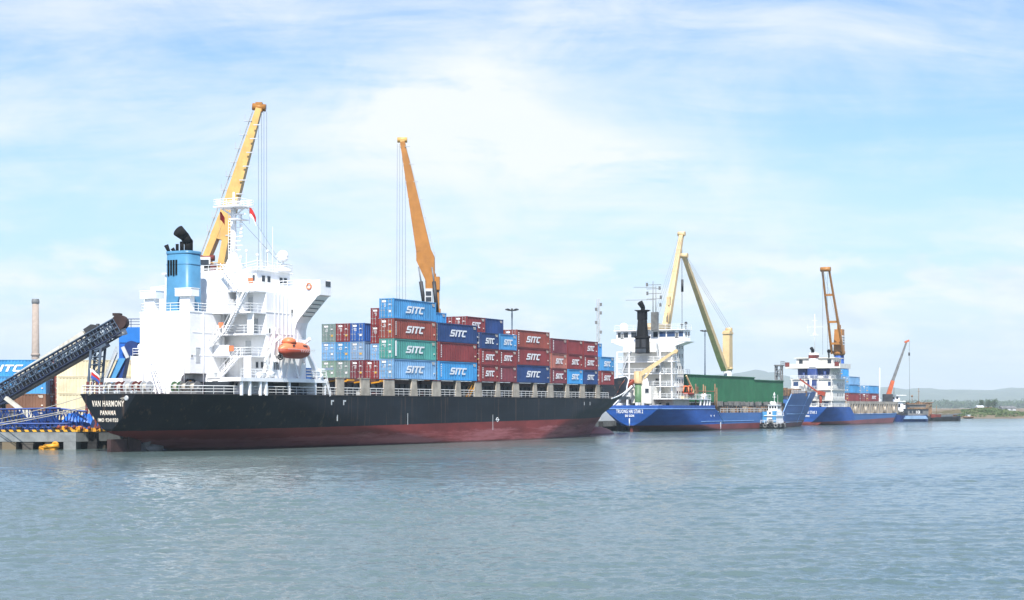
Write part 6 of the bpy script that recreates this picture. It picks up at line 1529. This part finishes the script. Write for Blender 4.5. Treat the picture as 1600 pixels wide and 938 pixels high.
# ================================================================== far boats
def barge(name, lab, cat, px0, px1, Y, zd, dz1, keyh, bow=True, rot=8):
    p0 = at(px0, 650, Y); p1 = at(px1, 650, Y); L = (p1-p0).length; e = empty(name, lab, cat, (p0.x, p0.y, 0), R(rot))
    q = MB(); w_ = 3.2; n = 14
    for i in range(n+1):
        t = i/n; k_ = min(1, .55+t*3) if t < .2 else 1 if t < .8 else max(.1, 1-((t-.8)/.2)**2*.9); z = zd+dz1*max(0, (t-.7)/.3)**2+.5*max(0, (.12-t)/.12)
        for s_, f, zz in ((-1, .75, -.5), (-1, 1, z), (1, 1, z), (1, .75, -.5)): q.v.append((L*t, s_*w_*k_*f, zz))
    for i in range(n):
        for j in range(3): q.face((i*4+j, i*4+j+1, (i+1)*4+j+1, (i+1)*4+j))
    q.face((3, 2, 1, 0)); q.face(tuple(n*4+j for j in range(4))); q.build('hull', keyh, e); return e, L
e, L = barge('work_boat', 'blue work boat with white cabin and cluttered roof past the last ship', 'work boat', 1397, 1452, 610, 2.3, .6, 'dark_blue')
q = MB(); q.box(4.5, 12.5, -2.2, 2.2, 2.3, 4.6); q.box(4.2, 13.4, -2.6, 2.6, 4.6, 4.8); q.box(5.2, 11.6, -2, 2, 4.8, 6.2); q.box(4.6, 12.4, -2.4, 2.4, 6.2, 6.4); cb_ = q.build('cabin', 'mid_grey', e); q = MB(); q.box(4.1, 13.5, -2.65, -2.6, 4.7, 5.3); q.box(4.3, 12.6, -2.45, 2.45, 6.42, 6.7); q.build('awning', 'wood_brown', e)
for x_ in (5.6, 7.0, 9.8): win(cb_, x_, -2.2, 3.6, .9, 1.0, '-y', frame=False)
text_on('13', 1.0, (8.4, -2.24, 3.5), (1, 0, 0), (0, 0, 1), 'letter_white', e, offset=.04)
q = MB(); 
for i in range(12): x_ = 4.8+i*.62; q.box(x_, x_+.5, -1.5+rng.random(), .8, 6.4, 6.7+1.0*rng.random())
q.tube((7, 0, 6.4), (7, 0, 9.5), .1, 6); q.tube((9.6, 0, 6.4), (9.6, 0, 12.5), .1, 6); q.tube((9.2, 0, 11.2), (10, 0, 11.2), .08, 5); q.sphere((7, 0, 9.5), .4); q.build('roof_gear', 'wood_brown', e)
q = MB(); q.prism([(2.5, -3.3, 1.0), (12, -3.3, 1.0), (11, -3.3, 2.2), (3.2, -3.3, 2.2)], (0, .3, 0)); q.build('hull_panel', 'container_grey_blue', e)
q = MB()
for i in range(7): q.box(.3+.5*i, .7+.5*i, -2, 1, 2.0, 3.0+.8*rng.random())
q.build('deck_gear', 'dark_steel', e)
e, L = barge('sand_barge', 'low sand barge with raised planks moored at the far right', 'barge', 1446, 1504, 640, 1.5, .5, 'dark_steel', rot=10)
q = MB()
for i in range(5): q.beam((1, -2.4+i*.9, 1.7+.4*i), (13.8, -2.6+i*.5, 3.4+.28*i), .5, .22)
q.beam((-1, -2, 4.6), (1.6, -2, 6.6), .5, .6); q.build('plank', 'sand', e)
q = MB(); q.box(1, 5, -3.1, 2, 1.3, 2.6); q.build('cargo_tank', 'rust_red', e)
q = MB(); q.box(-1.5, 2, -1.6, 1.6, 1.5, 7); q.box(-2, 2.4, -2, 2, 7, 7.3); q.tube((4.6, 0, 1.5), (4.6, 0, 6), .1, 6); q.build('deckhouse', 'wood_brown', e)
e, L = barge('coaster', 'white small coaster with tall bridge half hidden behind the far blue bow', 'coaster', 1368, 1410, 650, 2.6, .4, 'dark_steel', rot=14)
q = MB(); q.box(4, 10.5, -2.6, 2.6, 2.6, 7.6); q.box(5.5, 11.5, -3.2, 3.2, 7.6, 7.9); q.box(6, 9.5, -2, 2, 7.9, 10); q.box(5, 12, -2.8, 2.8, 10, 10.25); q.box(9.5, 11.8, -2.4, -1.6, 4, 7); cb_ = q.build('deckhouse', W, e)
for x_ in (5, 7, 9): win(cb_, x_, -2.6, 6.0, .9, 1.4, '-y', frame=False)
for x_ in (6.8, 8.4): win(cb_, x_, -2.0, 9.0, .9, 1.0, '-y', frame=False)
q = MB(); q.tube((8, 0, 10.2), (8, 0, 13), .1, 5); q.beam((10.5, -2, 6.4), (13.5, -2, 7.4), .4, .5); q.build('mast', 'dark_steel', e)

# small open boats drawn up along the far bank
for i, (px, py, Y, L_, key, lab) in enumerate(((1513, 653.5, 770, 5.5, 'wood_brown', 'small brown open boat at the water edge left of the green mound'), (1579, 651, 880, 6.5, 'dark_blue', 'small dark blue boat under the mound at the right edge'), (1590, 650.5, 905, 5, 'pale_grey', 'small pale boat closest to the right edge of the shore'), (1492, 655, 735, 7, 'rust_red', 'narrow red brown boat just beyond the sand barge'))):
    p = at(px, py, Y); e = empty('rowing_boat', lab, 'boat', (p.x, p.y, .1), R(8+9*i), 'small boats along the far bank')
    boat_hull(L_, 1.7, .1, .95, -.2, key, 'hull', e)
    q = MB(); q.box(-.6, .8, -.55, .55, .9, 1.7); q.box(-.8, 1.0, -.7, .7, 1.7, 1.8); q.tube((-1.2, 0, .9), (-1.2, 0, 2.6), .05, 5); q.build('awning', ('pale_grey', 'ship_white', 'rust_red', 'wood_brown')[i], e)
# ================================================================== huts and jetty on the spit
def hut(px, py, Y, w_, d, h, key, lab, roof='hut_roof'):
    p = at(px, py, Y); e = empty('hut', lab, 'hut', (p.x, p.y, p.z), R(12), 'huts on the spit'); q = MB(); q.box(-w_/2, w_/2, -d/2, d/2, -3, h); wl_ = q.build('wall', key, e)
    q = MB(); q.prism([(-w_/2-.4, -d/2-.4, h), (w_/2+.4, -d/2-.4, h), (w_/2+.4, 0, h+1.0), (-w_/2-.4, 0, h+1.0)][:3]+[(-w_/2-.4, -d/2-.4, h+.15)], (0, d+.8, 0)) if False else q.prism([(-w_/2-.4, -d/2-.4, h), (-w_/2-.4, d/2+.4, h), (-w_/2-.4, 0, h+1.1)], (w_+.8, 0, 0)); q.build('roof', roof, e)
    win(wl_, -w_*.2, -d/2, h*.55, w_*.18, h*.35, '-y', frame=False); door(wl_, w_*.2, -d/2, .1, '-y', w_*.16, h*.7, key='mid_grey')
hut(1530.5, 643, 880, 3.4, 3, 2.1, 'hut_yellow', 'yellow hut with a pale roof on the green spit', 'pale_grey'); hut(1544, 643, 890, 3.6, 3, 1.2, 'rust_red', 'low red roofed hut beside the yellow hut')
hut(1574, 641.5, 1000, 9, 4, 1.5, 'pale_grey', 'long grey shed at the far right end of the spit', 'mid_grey')
q = MB(); a = at(1560, 646, 1020)
for i in range(12): q.box(a.x+i*2.4, a.x+i*2.4+.4, a.y, a.y+.5, -1, 1.9); 
q.box(a.x-2, a.x+30, a.y-.6, a.y+2, 1.9, 2.2); tag(q.build('jetty', 'concrete_dark'), 'low jetty on posts at the far right shore', 'jetty')

# ================================================================== the air
if HAZE > 0:
    m = bpy.data.materials.new('air'); m.use_nodes = True; n_ = m.node_tree; n_.nodes.clear(); o = n_.nodes.new('ShaderNodeOutputMaterial'); v = n_.nodes.new('ShaderNodeVolumePrincipled')
    v.inputs['Density'].default_value = HAZE; v.inputs['Color'].default_value = (.65, .77, .86, 1); v.inputs['Anisotropy'].default_value = -.1; n_.links.new(v.outputs[0], o.inputs['Volume']); MT['air'] = m
    q = MB(); q.box(-9200, 9200, -320, 9700, -2, 215); tag(q.build('haze', 'air'), kind='stuff')
